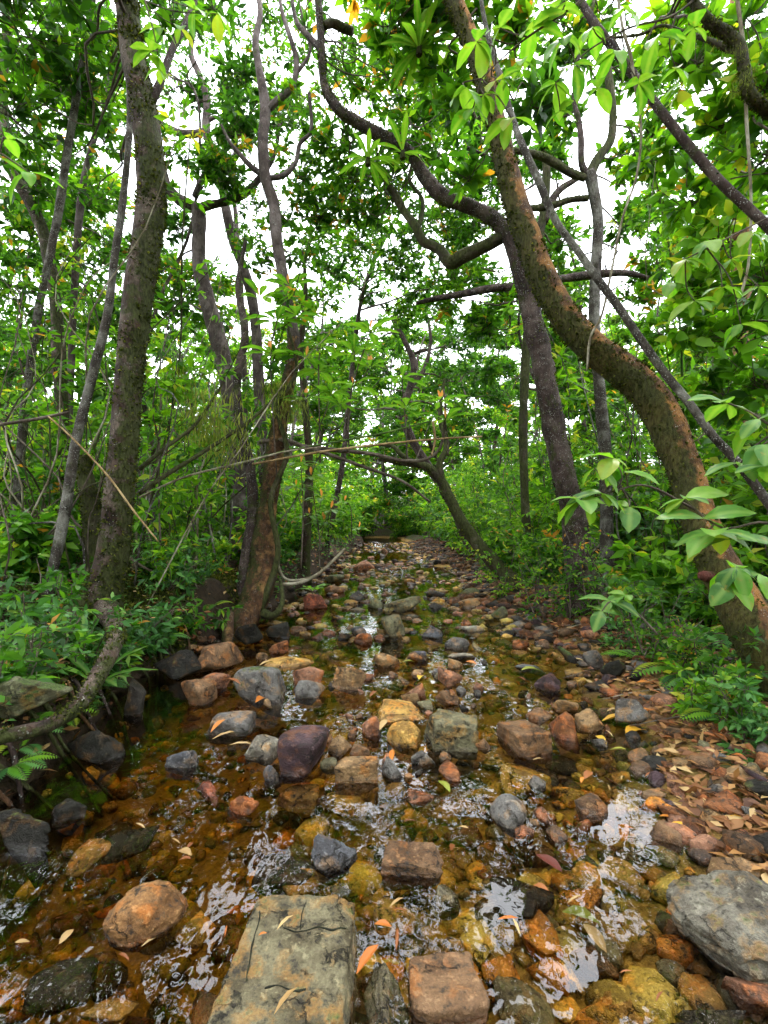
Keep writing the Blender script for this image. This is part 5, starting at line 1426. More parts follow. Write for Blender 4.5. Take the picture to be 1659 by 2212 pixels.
# ------------------------------------------------------------------ background trees
HERO_XY = [(-2.1, 3.6), (-2.7, 3.8), (-1.45, 4.9), (1.85, 4.6), (2.0, 2.6), (2.5, 5.4), (1.7, 6.6)]


def gen_tree(X, Y, h, r, leafmat, L, ncl, ntw, barkmat, crown_from=0.4, crown_r=0.9, desc='slim tree'):
    z = float(zg(X, Y)) - 0.1
    p0 = np.array([X, Y, z])
    lean = rng.normal(size=2) * 0.10 + np.array([-np.sign(X) * 0.05, 0])
    n = 7
    pts = []
    for k in range(n):
        f = k / (n - 1)
        wob = rng.normal(size=2) * 0.05 * h * f * (1 - 0.3 * f)
        pts.append([X + lean[0] * h * f + wob[0], Y + lean[1] * h * f + wob[1], z + h * f, r * (1 - 0.75 * f) * (1.35 if k == 0 else 1)])
    q = resample(np.array(pts), 5)
    t = empty('tree', p0)
    V, Fs, info = tube(q[:, :3], q[:, 3], 10, 0.25, 6, int(X * 31 + Y * 17) & 1023, p0)
    tr_o = obj('trunk', mesh_from('trunk', V, Fs, smooth=True), barkmat, t)
    if Y < 11:
        moss_on(tr_o, info, 500, 0.022, p0)
    cl = []
    for k in range(ncl):
        f = rng.uniform(crown_from, 1.02)
        i = min(int(f * (len(q) - 1)), len(q) - 1)
        a = rng.uniform(0, 6.28)
        rr = rng.uniform(0.35, 1.0) * crown_r * (1.25 - 0.5 * abs(f - 0.7))
        cl.append((q[i, :3] + np.array([math.cos(a) * rr, math.sin(a) * rr, rng.uniform(-0.1, 0.35)]), rng.uniform(0.32, 0.6) * crown_r * 0.75, int(ntw * rng.uniform(0.7, 1.3))))
    crown(t, p0, cl, q, leafmat, 2, L, 0.21, lpt=9, brad=r * 0.3)
    later(t, desc, q[len(q) // 3, :3], 'tree', 'trees of the forest behind')
    return t


tree_spots = []
k = 0
while len(tree_spots) < 40 and k < 4000:
    k += 1
    Y = random.uniform(6.2, 21)
    side = random.choice([-1, 1])
    X = side * random.uniform(2.6, 0.9 * Y + 1.5)
    if abs(X) > 15: continue
    if any((X - a) ** 2 + (Y - b) ** 2 < 1.7 for a, b in tree_spots + HERO_XY): continue
    tree_spots.append((X, Y))
kinds = [(M_leaf, 'mid-green tree'), (M_leaf_bright, 'light green tree'), (M_leaf_dark, 'dark green tree'), (M_leaf_far, 'soft green tree')]
barks = [(M_bark_main, 'brown'), (M_bark_grey, 'grey'), (M_bark_dark, 'dark'), (M_bark_purple, 'bare')]
for k, (X, Y) in enumerate(tree_spots):
    lm, ln_ = kinds[k % 4]
    bmat, bn_ = barks[(k * 7 + k // 4) % 4]
    gen_tree(X, Y, random.uniform(5.0, 8.0) + 0.08 * Y, random.uniform(0.03, 0.065), lm, random.uniform(0.12, 0.17), random.randint(10, 15), 42, bmat, 0.3, 1.1, ln_ + ' with ' + bn_ + ' trunk')
# across the end of the glade, where the stream bends away
for k, (X, Y, h) in enumerate([(-2.2, 19.5, 8.5), (0.2, 23, 9), (2.6, 21.5, 8.5), (-4.5, 23, 9.5), (5.2, 23.5, 9.5), (-1.2, 26, 10.5), (1.8, 27, 10.5), (4.2, 27, 10.5), (-4.2, 28, 10.5), (8, 26, 8), (-8, 26, 8.5), (-11, 24, 9), (11.5, 24, 9), (-15, 22, 9), (15, 21, 9)]):
    lm, ln_ = kinds[(k + 3) % 4]
    gen_tree(X, Y, h, 0.12, lm, 0.19, 22, 46, barks[k % 4][0], 0.08, 1.7, ln_ + ' at the glade end')

# far wood plus unseen light-blocking clumps, one mass
b = Leaves(2, 0.24)
n = 560
ang = rng.uniform(-1.25, 1.25, n)
dist = rng.uniform(29, 44, n)
cx_, cy_ = np.sin(ang) * dist, np.cos(ang) * dist
for x, y in zip(cx_, cy_):
    z = float(zg(x, y)) + rng.uniform(0.2, 11) * rng.uniform(0.5, 1)
    clump(b, (x, y, z), (1.5, 1.5, 1.2), 14, 8, 0.46, tip=0.2, tr=0.012, upness=1.3)
for k in range(330):  # clumps behind the camera, added to block low light from there
    a = rng.uniform(1.3, 2 * math.pi - 1.3)
    dd_ = rng.uniform(7, 17)
    x, y = math.sin(a) * dd_, math.cos(a) * dd_
    clump(b, (x, y, float(zg(x, y)) + rng.uniform(0.2, 7.5)), (1.3, 1.3, 1.1), 9, 7, 0.5, tip=0.2, tr=0.012, upness=1.3)
obj('far_wood_and_blocker', b.mesh('far_wood_and_blocker'), [M_leaf_far, M_twig], kind='stuff', label='hazy green wood behind the trees, with unseen light-blocking clumps behind the camera', cat='wood')

# ------------------------------------------------------------------ saplings and shrubs of the understorey
def wiggle_path(p, top, wob, n=5):
    p, top = np.asarray(p, float), np.asarray(top, float)
    f = np.linspace(0, 1, n)[:, None]
    q = p + (top - p) * f
    q[1:-1] += rng.normal(size=(n - 2, 3)) * wob
    return resample(q, 3)


def sapling(X, Y, h, r, leafmat, L, ntw, barkmat, desc, leafkind=2, w=0.2, lean=0.22):
    z = float(zg(X, Y)) - 0.03
    p0 = np.array([X, Y, z])
    top = p0 + np.array([rng.normal() * lean * h, rng.normal() * lean * h * 0.6, h])
    q = wiggle_path(p0, top, 0.035 * h)
    t = empty('sapling', p0)
    V, Fs, _ = tube(q, np.linspace(r, r * 0.4, len(q)), 7, 0.2, 12, int(h * 100), p0)
    obj('stem', mesh_from('stem', V, Fs, smooth=True), barkmat, t)
    b = Leaves(leafkind, w)
    m = len(q)
    for f in np.linspace(0.35, 1.0, 5):
        c = q[min(int(f * (m - 1)), m - 1)]
        clump(b, c + rng.normal(size=3) * 0.08, (0.28, 0.28, 0.2), max(2, ntw // 5), 6, L, tip=0.4, origin=c, tr=0.0025, upness=0.9)
    obj('foliage', b.mesh('foliage', p0), [leafmat, barkmat], t)
    later(t, desc, q[m // 2], 'sapling', 'thin saplings of the understorey')


def free(X, Y, d=0.35):
    return all((X - a) ** 2 + (Y - b) ** 2 > d * d for a, b in HERO_XY)


sap_leaf = [(M_leaf, 'green'), (M_leaf_bright, 'bright'), (M_leaf_bright, 'bright'), (M_leaf_far, 'soft green')]
sap_bark = [(M_bark_grey, 'grey'), (M_twig, 'brown'), (M_stem_pale, 'pale'), (M_stem_green, 'green'), (M_bark_moss, 'mossy')]
n = 0
while n < 110:
    Y = random.uniform(4.2, 13)
    side = -1 if random.random() < 0.55 else 1
    X = side * random.uniform(1.9, 0.82 * Y + 0.3)
    if not free(X, Y) or (side > 0 and Y < 4.6 and X < 2.6): continue
    lm, ln_ = random.choice(sap_leaf)
    bk, bn_ = random.choice(sap_bark)
    sapling(X, Y, random.uniform(1.6, 4.2), random.uniform(0.008, 0.018), lm, random.uniform(0.09, 0.14), random.randint(26, 46), bk, bn_ + ' stemmed sapling with ' + ln_ + ' leaves')
    n += 1


def dry_spot(X, Y):
    sg = -1 if X < 0.2 else 1
    for _ in range(40):
        if float(zg(X, Y)) > 0.07:
            break
        X += sg * 0.05
    return X


def shrub(X, Y, h, wd, leafmat, L, nleaf, desc, kind=4, w=0.2, stems=4, barkmat=None, upness=0.9, tone=None, cat='shrub'):
    X = dry_spot(X, Y)
    z = float(zg(X, Y)) - 0.02
    p0 = np.array([X, Y, z])
    t = empty('shrub', p0)
    b = Leaves(kind, w, 0.10, 0.15)
    for s in range(stems):
        a = rng.uniform(0, 6.28)
        rr = rng.uniform(0.2, 1.0) * wd * 0.5
        top = p0 + np.array([math.cos(a) * rr, math.sin(a) * rr, h * rng.uniform(0.6, 1.05)])
        q = wiggle_path(p0 + rng.normal(size=3) * [0.05, 0.05, 0], top, 0.05 * h, 4)
        V, Fs, _ = tube(q, np.linspace(0.008, 0.003, len(q)) * (0.6 + 0.4 * h), 5, 0.1, 12, s, p0)
        obj('stem', mesh_from('stem', V, Fs, smooth=True), barkmat or M_twig, t)
        m = len(q)
        per = max(nleaf // stems // 6, 3)
        for f in np.linspace(0.25, 1.0, 4):
            c = q[min(int(f * (m - 1)), m - 1)]
            clump(b, c + rng.normal(size=3) * 0.05 * wd, (wd * 0.3, wd * 0.3, h * 0.16), max(per // 4, 2), 6, L, tip=0.25, origin=c, tr=0.002 if Y < 8 else 0, upness=upness, tone=tone)
    obj('foliage', b.mesh('foliage', p0), [leafmat, barkmat or M_twig], t)
    later(t, desc, p0 + [0, 0, h * 0.6], cat, 'leafy shrubs of the banks')


n = 0
while n < 190:
    Y = 3.3 + random.random() ** 1.1 * 14
    side = -1 if random.random() < 0.5 else 1
    xl, xr = float(np.interp(Y, YK, XL)), float(np.interp(Y, YR, XR))
    u = random.random()
    edge = xl - 0.25 if side < 0 else xr + 0.35
    X = edge + side * u * (0.85 * Y + 0.8 - abs(edge)) if 0.85 * Y + 0.8 > abs(edge) else edge
    if not free(X, Y, 0.45): continue
    near_edge = abs(X - edge) < 0.6
    h = random.uniform(0.35, 0.8) if near_edge and Y < 7 else random.uniform(0.8, 2.3)
    if side < 0 and Y < 4.4: h = random.uniform(0.3, 0.6)
    lm, ln_ = random.choice([(M_leaf, 'green'), (M_leaf_cool, 'blue-green'), (M_leaf_bright, 'bright green'), (M_leaf_bright, 'bright green'), (M_leaf_far, 'soft green')])
    Ls = random.choice([0.05, 0.065, 0.08, 0.10, 0.14]) * random.uniform(0.85, 1.15) * (1 + 0.035 * Y)
    shrub(X, Y, h, h * random.uniform(0.7, 1.1) + 0.15, lm, Ls, int(340 + 400 * h), kind=(4 if Y < 5.5 else 2), desc=('low ' if h < 0.8 else 'tall ') + ln_ + ' leafy shrub')
    n += 1
for k in range(64):
    Y = random.uniform(13, 27)
    X = random.uniform(-0.7 * Y, 0.7 * Y) if Y > 19 else random.choice([-1, 1]) * random.uniform(1.9 if Y < 17 else 0.9, 0.7 * Y)
    lm, ln_ = random.choice([(M_leaf, 'green'), (M_leaf_far, 'soft green'), (M_leaf_bright, 'bright green'), (M_leaf_dark, 'dark green')])
    shrub(X, Y, random.uniform(1.2, 3.2), random.uniform(1.5, 2.6), lm, random.uniform(0.14, 0.2), 900, 'distant ' + ln_ + ' thicket bush', kind=2, stems=5)
for X, Y, h in [(1.95, 5.9, 0.7), (1.9, 6.7, 0.9), (2.3, 7.3, 1.2), (1.75, 7.6, 0.6), (-1.7, 6.3, 0.7), (-1.55, 7.0, 0.8), (-0.7, 20.3, 1.0), (0.0, 20.2, 1.1), (0.7, 20.4, 1.0), (1.3, 20.0, 1.0), (-1.55, 8.0, 0.9), (-1.5, 9.5, 1.3), (-1.7, 11, 1.8), (-1.35, 13, 1.5), (-1.3, 15, 1.8), (2.0, 8.0, 0.9), (2.0, 9.5, 1.3), (2.2, 11, 1.7), (2.0, 13, 1.5), (2.0, 15.5, 1.8), (-2.4, 9, 2.2), (2.9, 9, 2.2), (-2.6, 12, 2.4), (3.0, 12, 2.4), (-1.3, 17.5, 1.6), (-0.4, 19.5, 1.5), (0.5, 20.5, 1.6), (1.3, 19.5, 1.5), (2.1, 17.5, 1.7), (-2.0, 15, 1.6), (2.4, 14.5, 1.6), (-1.5, 12.5, 1.0), (2.1, 11.5, 1.1), (0, 22.5, 2.6), (1.2, 22.5, 2.4), (-1.2, 21.5, 2.4), (0.4, 24.5, 3.2), (-1.0, 24.5, 3), (2.2, 23, 3)]:
    lm, ln_ = random.choice([(M_leaf, 'green'), (M_leaf_far, 'soft green'), (M_leaf_bright, 'bright green')])
    shrub(X, Y, h, h * 1.15, lm, 0.08 + 0.004 * Y, 1000, 'rounded ' + ln_ + ' stream head bush', kind=2, stems=5)
# thin bare stems of the thicket
for k in range(130):
    side = -1 if k < 84 else 1
    Y = random.uniform(3.6, 7.5)
    xb = float(np.interp(Y, YK, XL)) - 0.3 if side < 0 else float(np.interp(Y, YR, XR)) + 0.9
    X = xb + side * random.random() * max(0.84 * Y - abs(xb), 0.3)
    if not free(X, Y, 0.25): continue
    A = np.array([X, Y, float(zg(X, Y)) - 0.03])
    h = random.uniform(1.2, 3.6)
    q = wiggle_path(A, A + np.array([random.gauss(0.12, 0.45) * h, random.gauss(0, 0.15) * h, h]), 0.05 * h, 6)
    V, Fs, _ = tube(q, np.linspace(random.uniform(0.006, 0.013), 0.003, len(q)), 6, 0.2, 14, k, A)
    bk, bn_ = random.choice([(M_bark_grey, 'grey'), (M_stem_pale, 'pale'), (M_stem_pale, 'pale'), (M_twig, 'brown'), (M_bark_moss, 'mossy')])
    o = obj('bare_stem', mesh_from('bare_stem', V, Fs, smooth=True), bk, loc=A)
    later(o, 'thin bare ' + bn_ + ' stem', q[len(q) // 2], 'stem', 'thin bare stems of the thicket')
# leafy shrubs right of the water that fill the view under the dark trunk
for (gx_, gy_, d, h, lm, ln_) in [(1150, 1260, 4.6, 0.75, M_leaf, 'green'), (1230, 1230, 4.4, 0.8, M_leaf, 'green'), (1090, 1225, 5.6, 0.7, M_leaf_bright, 'bright green'), (1330, 1290, 3.6, 0.6, M_leaf_cool, 'blue-green'), (1420, 1330, 3.2, 0.5, M_leaf_dark, 'dark green'),
                                  (1400, 1400, 2.9, 0.35, M_leaf, 'green'), (1500, 1420, 2.7, 0.35, M_leaf_dark, 'dark green'), (1590, 1500, 2.3, 0.3, M_leaf, 'green'), (1480, 1500, 2.5, 0.25, M_leaf_bright, 'bright green'), (1640, 1580, 2.1, 0.25, M_leaf_cool, 'blue-green'), (1290, 1210, 4.2, 0.9, M_leaf, 'green')]:
    X = (gx_ - CX) * d / F
    shrub(X, d, h, h * 0.95 + 0.1, lm, 0.055, 520, 'dense small-leaved ' + ln_ + ' shrub', tone=0.55)
for (gx_, d, h, lm, ln_) in [(60, 2.7, 0.35, M_leaf_cool, 'blue-green'), (150, 2.9, 0.35, M_leaf_cool, 'blue-green'), (330, 3.0, 0.30, M_leaf, 'green'), (400, 3.4, 0.3, M_leaf_cool, 'blue-green'), (20, 3.3, 0.5, M_leaf_cool, 'blue-green'), (110, 3.2, 0.45, M_leaf, 'green'), (300, 3.3, 0.35, M_leaf_cool, 'blue-green'), (450, 4.0, 0.35, M_leaf, 'green'), (370, 4.1, 0.45, M_leaf_cool, 'blue-green'), (30, 2.2, 0.25, M_leaf_dark, 'dark green')]:
    X = (gx_ - CX) * d / F
    shrub(X, d, h, h * 1.1 + 0.15, lm, 0.085, 170, 'sparse narrow-leaved ' + ln_ + ' bank plant', kind=8, w=0.14, cat='plant', stems=5)

# ground cover on the banks: uncountable
b = Leaves(2, 0.3, 0.15, 0.1)
n = 26000
Y = 1.6 + rng.random(n) ** 1.5 * 15
side = np.where(rng.random(n) < 0.5, -1, 1)
xl, xr = np.interp(Y, YK, XL), np.interp(Y, YR, XR)
off = rng.random(n) ** 1.5 * (0.7 * Y + 1.0)
X = np.where(side < 0, xl - 0.12 - off, xr + 0.55 + off)
Z = zg(X, Y)
keep = fbm(np.stack([X, Y, 0 * X], -1) * 1.1, 77, 3) > 0.42
X, Y, Z = X[keep], Y[keep], Z[keep]
m = len(X)
pos = np.stack([X, Y, Z + rng.random(m) ** 1.6 * 0.20], -1)
D = rng.normal(size=(m, 3)) * [1, 1, 0.35]
b.add(pos, D, norm(np.array([0, 0, 1.0]) + rng.normal(size=(m, 3)) * 0.4), rng.uniform(0.02, 0.055, m) * (1 + 0.05 * Y))
obj('ground_cover', b.mesh('ground_cover'), M_leaf_cool, kind='stuff', label='low green seedlings and moss covering the banks', cat='ground cover')

for k in range(28):
    d = random.uniform(2.3, 5.2)
    X = float(np.interp(d, YK, XL)) - random.uniform(0.15, 0.5 + 0.32 * d)
    if X < -0.85 * d or not free(X, d, 0.3): continue
    lm, ln_ = random.choice([(M_leaf_cool, 'blue-green'), (M_leaf, 'green'), (M_leaf_cool, 'blue-green')])
    shrub(X, d, random.uniform(0.15, 0.38), random.uniform(0.3, 0.5), lm, random.uniform(0.05, 0.085), 120, 'little ' + ln_ + ' bank seedling', kind=4, w=0.17, cat='plant', stems=3)
# moss cushion on the near left bank
b = Leaves(2, 0.3, 0.2, 0.1)
n = 46000
Y = rng.uniform(1.2, 5.5, n)
xl = np.interp(Y, YK, XL)
X = xl - rng.random(n) ** 1.4 * 1.5 + 0.06
Z = zg(X, Y)
keep = (fbm(np.stack([X, Y, 0 * X], -1) * 2.2, 55, 3) > 0.40) & (Z > 0.03)
X, Y, Z = X[keep], Y[keep], Z[keep]
m = len(X)
D = rng.normal(size=(m, 3)) * [0.7, 0.7, 0.4] + [0, 0, 0.8]
b.add(np.stack([X, Y, Z - 0.004], -1), D, rand_unit(m), rng.uniform(0.015, 0.045, m))
obj('bank_moss', b.mesh('bank_moss'), M_moss, kind='stuff', label='dark green moss on the left bank', cat='moss')

# leaf litter
b = Leaves(4, 0.2, 0.15, 0.05)
n = 15000
Y = 1.4 + rng.random(n) ** 1.4 * 11
side = np.where(rng.random(n) < 0.35, -1, 1)
xl, xr = np.interp(Y, YK, XL), np.interp(Y, YR, XR)
X = np.where(side < 0, xl - 0.1 - rng.random(n) ** 1.3 * 3.0, xr - 0.35 + np.abs(rng.normal(size=n)) * 0.6 + (rng.random(n) < 0.3) * rng.random(n) * 3)
Z = zg(X, Y)
keep = Z > 0.0
X, Y, Z = X[keep], Y[keep], Z[keep]
m = len(X)
D = rng.normal(size=(m, 3)) * [1, 1, 0.16]
b.add(np.stack([X, Y, Z + 0.006 + rng.random(m) * 0.02], -1), D, norm(np.array([0, 0, 1.0]) + rng.normal(size=(m, 3)) * 0.35), rng.uniform(0.025, 0.085, m))
obj('leaf_litter', b.mesh('leaf_litter'), M_dead, kind='stuff', label='dry brown and orange leaf litter along the banks', cat='leaf litter')

# ------------------------------------------------------------------ broad-leaved plants with single leaves
def single_leaf(name, L, w, obov=0.0, curl=0.12, fold=0.25, seg=6, mat=None):
    xs = np.linspace(0, 1, seg + 1)
    prof = np.sin(np.pi * np.clip(xs, 0, 1) ** (1.0 + obov)) ** 0.8
    prof[0] = 0.05
    prof[-1] = 0.0
    V, Fc = [], []
    for x, pr in zip(xs, prof):
        zc = -curl * x * x + 0.05 * math.sin(x * 3)
        for s in (-1, -0.5, 0, 0.5, 1):
            V.append([x * L, s * pr * w * L, (zc + fold * abs(s) * pr * w + 0.012 * math.sin(x * 17 + s * 3) * abs(s)) * L])
    for a in range(seg):
        for c in range(4):
            Fc.append([a * 5 + c, (a + 1) * 5 + c, (a + 1) * 5 + c + 1, a * 5 + c + 1])
    me = mesh_from(name, np.array(V), [np.array(Fc)], smooth=True)
    me.materials.append(mat)
    return me


def put_leaf(me, name, parent, origin, p, D, N):
    D, N = Vector(D).normalized(), Vector(N)
    S_ = N.cross(D).normalized()
    N = D.cross(S_)
    o = bpy.data.objects.new(name, me)
    COL.objects.link(o)
    m = Matrix((D, S_, N)).transposed().to_4x4()
    m.translation = Vector(np.asarray(p) - np.asarray(origin))
    if parent is not None:
        o.parent = parent
    o.matrix_local = m
    return o


LF = {'whorl': [single_leaf('leaf', L, 0.17, 0.45, 0.18, 0.2, mat=M_big) for L in (0.20, 0.26, 0.31)],
      'whorl_cool': [single_leaf('leaf', L, 0.18, 0.4, 0.16, 0.2, mat=M_big_cool) for L in (0.18, 0.23)],
      'young': [single_leaf('young_leaf', L, 0.17, 0.2, 0.02, 0.5, mat=M_young) for L in (0.07, 0.10)],
      'broad': [single_leaf('leaf', L, 0.26, 0.0, 0.25, 0.18, mat=M_big) for L in (0.10, 0.13, 0.15)],
      'fresh': [single_leaf('leaf', L, 0.27, 0.0, 0.22, 0.18, mat=M_big_y) for L in (0.09, 0.12, 0.15)],
      'cool': [single_leaf('leaf', L, 0.27, 0.0, 0.22, 0.15, mat=M_big_cool) for L in (0.10, 0.13, 0.15)],
      'strap': [single_leaf('leaf', L, 0.09, 0.3, 0.25, 0.3, mat=M_big) for L in (0.3, 0.36)]}


STEM = [None]


def stem_part(parent, origin, pts, mat, r0=0.006, r1=0.003):
    q = resample(np.array(pts), 5)
    V, Fs, _ = tube(q, np.linspace(r0, r1, len(q)), 6, 0.1, 15, 1, origin)
    STEM[0] = obj('stem', mesh_from('stem', V, Fs, smooth=True), mat, parent)
    return q


def whorl(parent, origin, c, kind, n, young=1, up=0.45):
    a0 = random.uniform(0, 6.28)
    for k in range(n):
        a = a0 + k * 2.399
        e = up * random.uniform(0.2, 1.3) - 0.15
        D = (math.cos(a), math.sin(a), e)
        N = (-math.cos(a) * e, -math.sin(a) * e, 1)
        put_leaf(random.choice(LF[kind]), 'leaf', parent, origin, np.asarray(c) + [0.01 * math.cos(a), 0.01 * math.sin(a), -0.012 * k * 0.4], D, N)
    for k in range(young):
        D = (random.uniform(-.25, .25), random.uniform(-.25, .25), 1)
        put_leaf(random.choice(LF['young']), 'young_leaf', parent, origin, np.asarray(c) + [0, 0, 0.01], D, (random.uniform(-1, 1), -1, 0))


WHORL = [('tall whorl-leaved sapling with orange shoots in the centre, rightmost of its row', [(968, 985, 5.1), (965, 930, 5.1), (950, 870, 5.1)], [(950, 865), (962, 905)], 'whorl'),
         ('whorl-leaved sapling with a big upright leaf fan left of the centre', [(755, 985, 5.0), (752, 900, 5.0), (765, 820, 5.0), (800, 715, 5.0)], [(800, 712), (765, 760), (800, 790), (762, 830), (735, 870)], 'whorl'),
         ('whorl-leaved sapling with orange shoots above the level canes', [(692, 1000, 5.0), (690, 900, 5.0), (688, 800, 5.0), (692, 745, 5.0)], [(692, 742), (690, 800), (715, 850), (662, 770), (660, 860)], 'whorl'),
         ('whorl-leaved sapling leaning against the orange-barked tree', [(600, 1060, 5.0), (590, 900, 4.9), (585, 760, 4.9), (600, 690, 4.9), (625, 620, 4.9)], [(625, 615), (598, 690), (585, 760), (560, 640), (640, 680)], 'whorl'),
         ('whorl-leaved sapling with small fans at midstream', [(880, 1000, 5.4), (875, 900, 5.4), (868, 830, 5.4)], [(868, 815), (878, 880)], 'whorl'),
         ('blue-green whorl-leaved sapling low beside the left water edge', [(690, 1235, 5.6), (690, 1160, 5.6), (680, 1090, 5.6), (672, 1030, 5.6)], [(672, 1028), (695, 1075), (700, 1125), (668, 1110), (715, 1100)], 'whorl_cool'),
         ('blue-green whorl-leaved sapling above the low one, under the canes', [(650, 1230, 5.3), (655, 1100, 5.3), (650, 1010, 5.3)], [(650, 1000), (640, 1050)], 'whorl_cool'),
         ('tiny whorl-leaved seedling on a stone at the left pool', [(675, 1285, 6.0), (674, 1275, 6.0)], [(674, 1272)], 'whorl'),
         ('small whorl-leaved sapling at the centre distance', [(760, 1180, 8.0), (758, 1100, 8.0), (745, 1085, 8.0)], [(745, 1083), (775, 1140)], 'whorl_cool')]
for lb, st, ws, kd in WHORL:
    base = P(*st[0])
    base_full = base.copy()
    t = empty('whorl_sapling', base, lb, 'sapling', 'whorl-leaved saplings with orange shoots')
    q = stem_part(t, base, [P(*a) for a in st], M_twig, 0.010, 0.005)
    for (a, c) in ws:
        pt = P(a, c, st[-1][2] + random.uniform(-0.15, 0.15))
        i = np.argmin(np.linalg.norm(q - pt, axis=1))
        if np.linalg.norm(q[i] - pt) > 0.05:
            stem_part(t, base, [q[max(i - 3, 0)], (q[max(i - 3, 0)] + pt) / 2 + [0, 0, -0.03], pt], M_twig, 0.006, 0.004)
        whorl(STEM[0], base, pt, kd, random.randint(7, 10), 0 if 'tiny' in lb else random.choice([1, 1, 2]), 0.5 if kd == 'whorl' else 0.2)


def leafy_branch(name, label, stem, nodes, mats, cat='branch', droop=0.25, n=(3, 5), r0=0.006, scale=1.0):
    base = P(*stem[0])
    t = empty(name, base, label, cat, 'broad-leaved branches near the camera')
    q = stem_part(t, base, [P(*a) for a in stem], M_twig, r0, 0.003)
    for nd in nodes:
        pt = P(*nd[:3])
        i = np.argmin(np.linalg.norm(q - pt, axis=1))
        if np.linalg.norm(q[i] - pt) > 0.03:
            stem_part(t, base, [q[i], (q[i] + pt) / 2 + rng.normal(size=3) * 0.02, pt], M_twig, 0.004, 0.0025)
        k = nd[3] if len(nd) > 3 else random.randint(*n)
        a0 = random.uniform(0, 6.28)
        for j in range(k):
            a = a0 + j * 2.4 + random.uniform(-.3, .3)
            e = random.uniform(-0.9, 0.35) * 1.0 - droop * 0.3
            D = (math.cos(a), math.sin(a) * 0.8, e)
            N = (math.cos(a) * random.uniform(-.3, .5), -0.35 + random.uniform(-.4, .4), 1)
            put_leaf(random.choice(LF[random.choice(mats)]), 'leaf', STEM[0], base, pt, D, N)
    return t


leafy_branch('leafy_branch', 'near branch of large soft green leaves in front of the leaning trunk, left end', [(1500, 1100, 2.2), (1400, 1050, 2.1), (1330, 1060, 2.0), (1262, 1080, 1.95)], [(1255, 1080, 1.95, 6), (1300, 1065, 1.95, 5), (1325, 990, 2.0, 5), (1285, 1010, 2.0, 2), (1360, 1095, 2.0, 3), (1345, 1020, 2.05, 3)], ['fresh', 'cool', 'fresh', 'broad'])
leafy_branch('leafy_branch', 'near branch of large soft green leaves crossing the leaning trunk', [(1760, 1200, 1.7), (1660, 1130, 1.7), (1560, 1140, 1.7), (1480, 1080, 1.75)], [(1478, 1078, 1.75, 6), (1545, 1150, 1.65, 7), (1520, 1120, 1.7, 3), (1580, 1165, 1.65, 2)], ['fresh', 'cool', 'fresh'])
leafy_branch('leafy_branch', 'blue-green broad-leaved branch at the right edge beside the pole', [(1760, 980, 1.7), (1680, 930, 1.7), (1620, 890, 1.75), (1570, 870, 1.8)], [(1572, 872, 1.8, 5), (1650, 960, 1.65, 5), (1640, 905, 1.7, 3), (1600, 1000, 1.75, 3), (1665, 1010, 1.6, 3)], ['cool', 'cool', 'fresh'])
leafy_branch('leafy_branch', 'low bright broad-leaved sprig above the right bank leaves', [(1420, 1370, 2.4), (1370, 1320, 2.4), (1320, 1300, 2.4)], [(1318, 1298, 2.4, 5), (1350, 1285, 2.4, 4), (1300, 1320, 2.35, 3)], ['fresh', 'cool'])
leafy_branch('leafy_branch', 'dark broad-leaved sprig low on the leaning trunk', [(1690, 1290, 1.9), (1630, 1250, 1.9), (1590, 1225, 1.9)], [(1590, 1225, 1.9, 5), (1580, 1260, 1.9, 3), (1640, 1240, 1.9, 3)], ['cool', 'broad'])
leafy_branch('leafy_branch', 'hanging spray of big oval leaves below the top centre right', [(1330, -60, 2.2), (1230, 20, 2.2), (1140, 80, 2.2), (1080, 130, 2.2), (1040, 170, 2.2)], [(1030, 90, 2.2, 4), (1005, 190, 2.2, 4), (1045, 205, 2.2, 4), (1085, 170, 2.2, 4), (1105, 255, 2.2, 4), (1020, 235, 2.2, 3), (1130, 130, 2.2, 4), (1150, 60, 2.2, 4), (1200, 20, 2.2, 4), (1080, 60, 2.3, 4)], ['broad', 'fresh', 'fresh', 'broad'], droop=0.9)
leafy_branch('leafy_branch', 'dense spray of drooping green leaves at the top right', [(1560, -60, 2.3), (1460, 30, 2.3), (1360, 60, 2.3), (1270, 110, 2.3), (1200, 180, 2.3)], [(1200, 180, 2.3, 4), (1240, 140, 2.3, 4), (1280, 60, 2.3, 4), (1330, 110, 2.3, 4), (1380, 180, 2.35, 4), (1420, 80, 2.3, 4), (1460, 150, 2.4, 4), (1290, 190, 2.35, 3), (1350, 20, 2.3, 4), (1220, 80, 2.25, 4), (1500, 60, 2.4, 4), (1210, 240, 2.35, 3)], ['broad', 'broad', 'fresh'], droop=0.9)
leafy_branch('leafy_branch', 'spray of green leaves hanging over the right pole', [(1760, 420, 2.5), (1660, 470, 2.5), (1560, 520, 2.5), (1480, 560, 2.5)], [(1480, 560, 2.5, 5), (1530, 520, 2.5, 4), (1580, 560, 2.5, 4), (1620, 500, 2.5, 4), (1560, 620, 2.5, 4), (1640, 620, 2.5, 4), (1500, 650, 2.5, 4), (1600, 700, 2.5, 4), (1450, 610, 2.6, 3)], ['fresh', 'broad', 'fresh'], droop=0.6)
leafy_branch('leafy_branch', 'few large dark leaves hanging at the left edge', [(-80, 280, 2.0), (0, 330, 2.0), (60, 370, 2.0)], [(15, 300, 2.0, 2), (60, 372, 2.0, 3), (-5, 340, 2.0, 2)], ['broad'], droop=0.5)
leafy_branch('leafy_branch', 'leafy creeper shoots beside the top of the big mossy trunk', [(300, -40, 3.0), (330, 60, 3.0), (345, 140, 3.1)], [(345, 150, 3.1, 4), (325, 110, 3.0, 4), (350, 60, 3.1, 4), (420, 20, 3.2, 4), (470, 30, 3.2, 4), (390, 60, 3.2, 3)], ['fresh', 'broad', 'fresh'], droop=0.7)

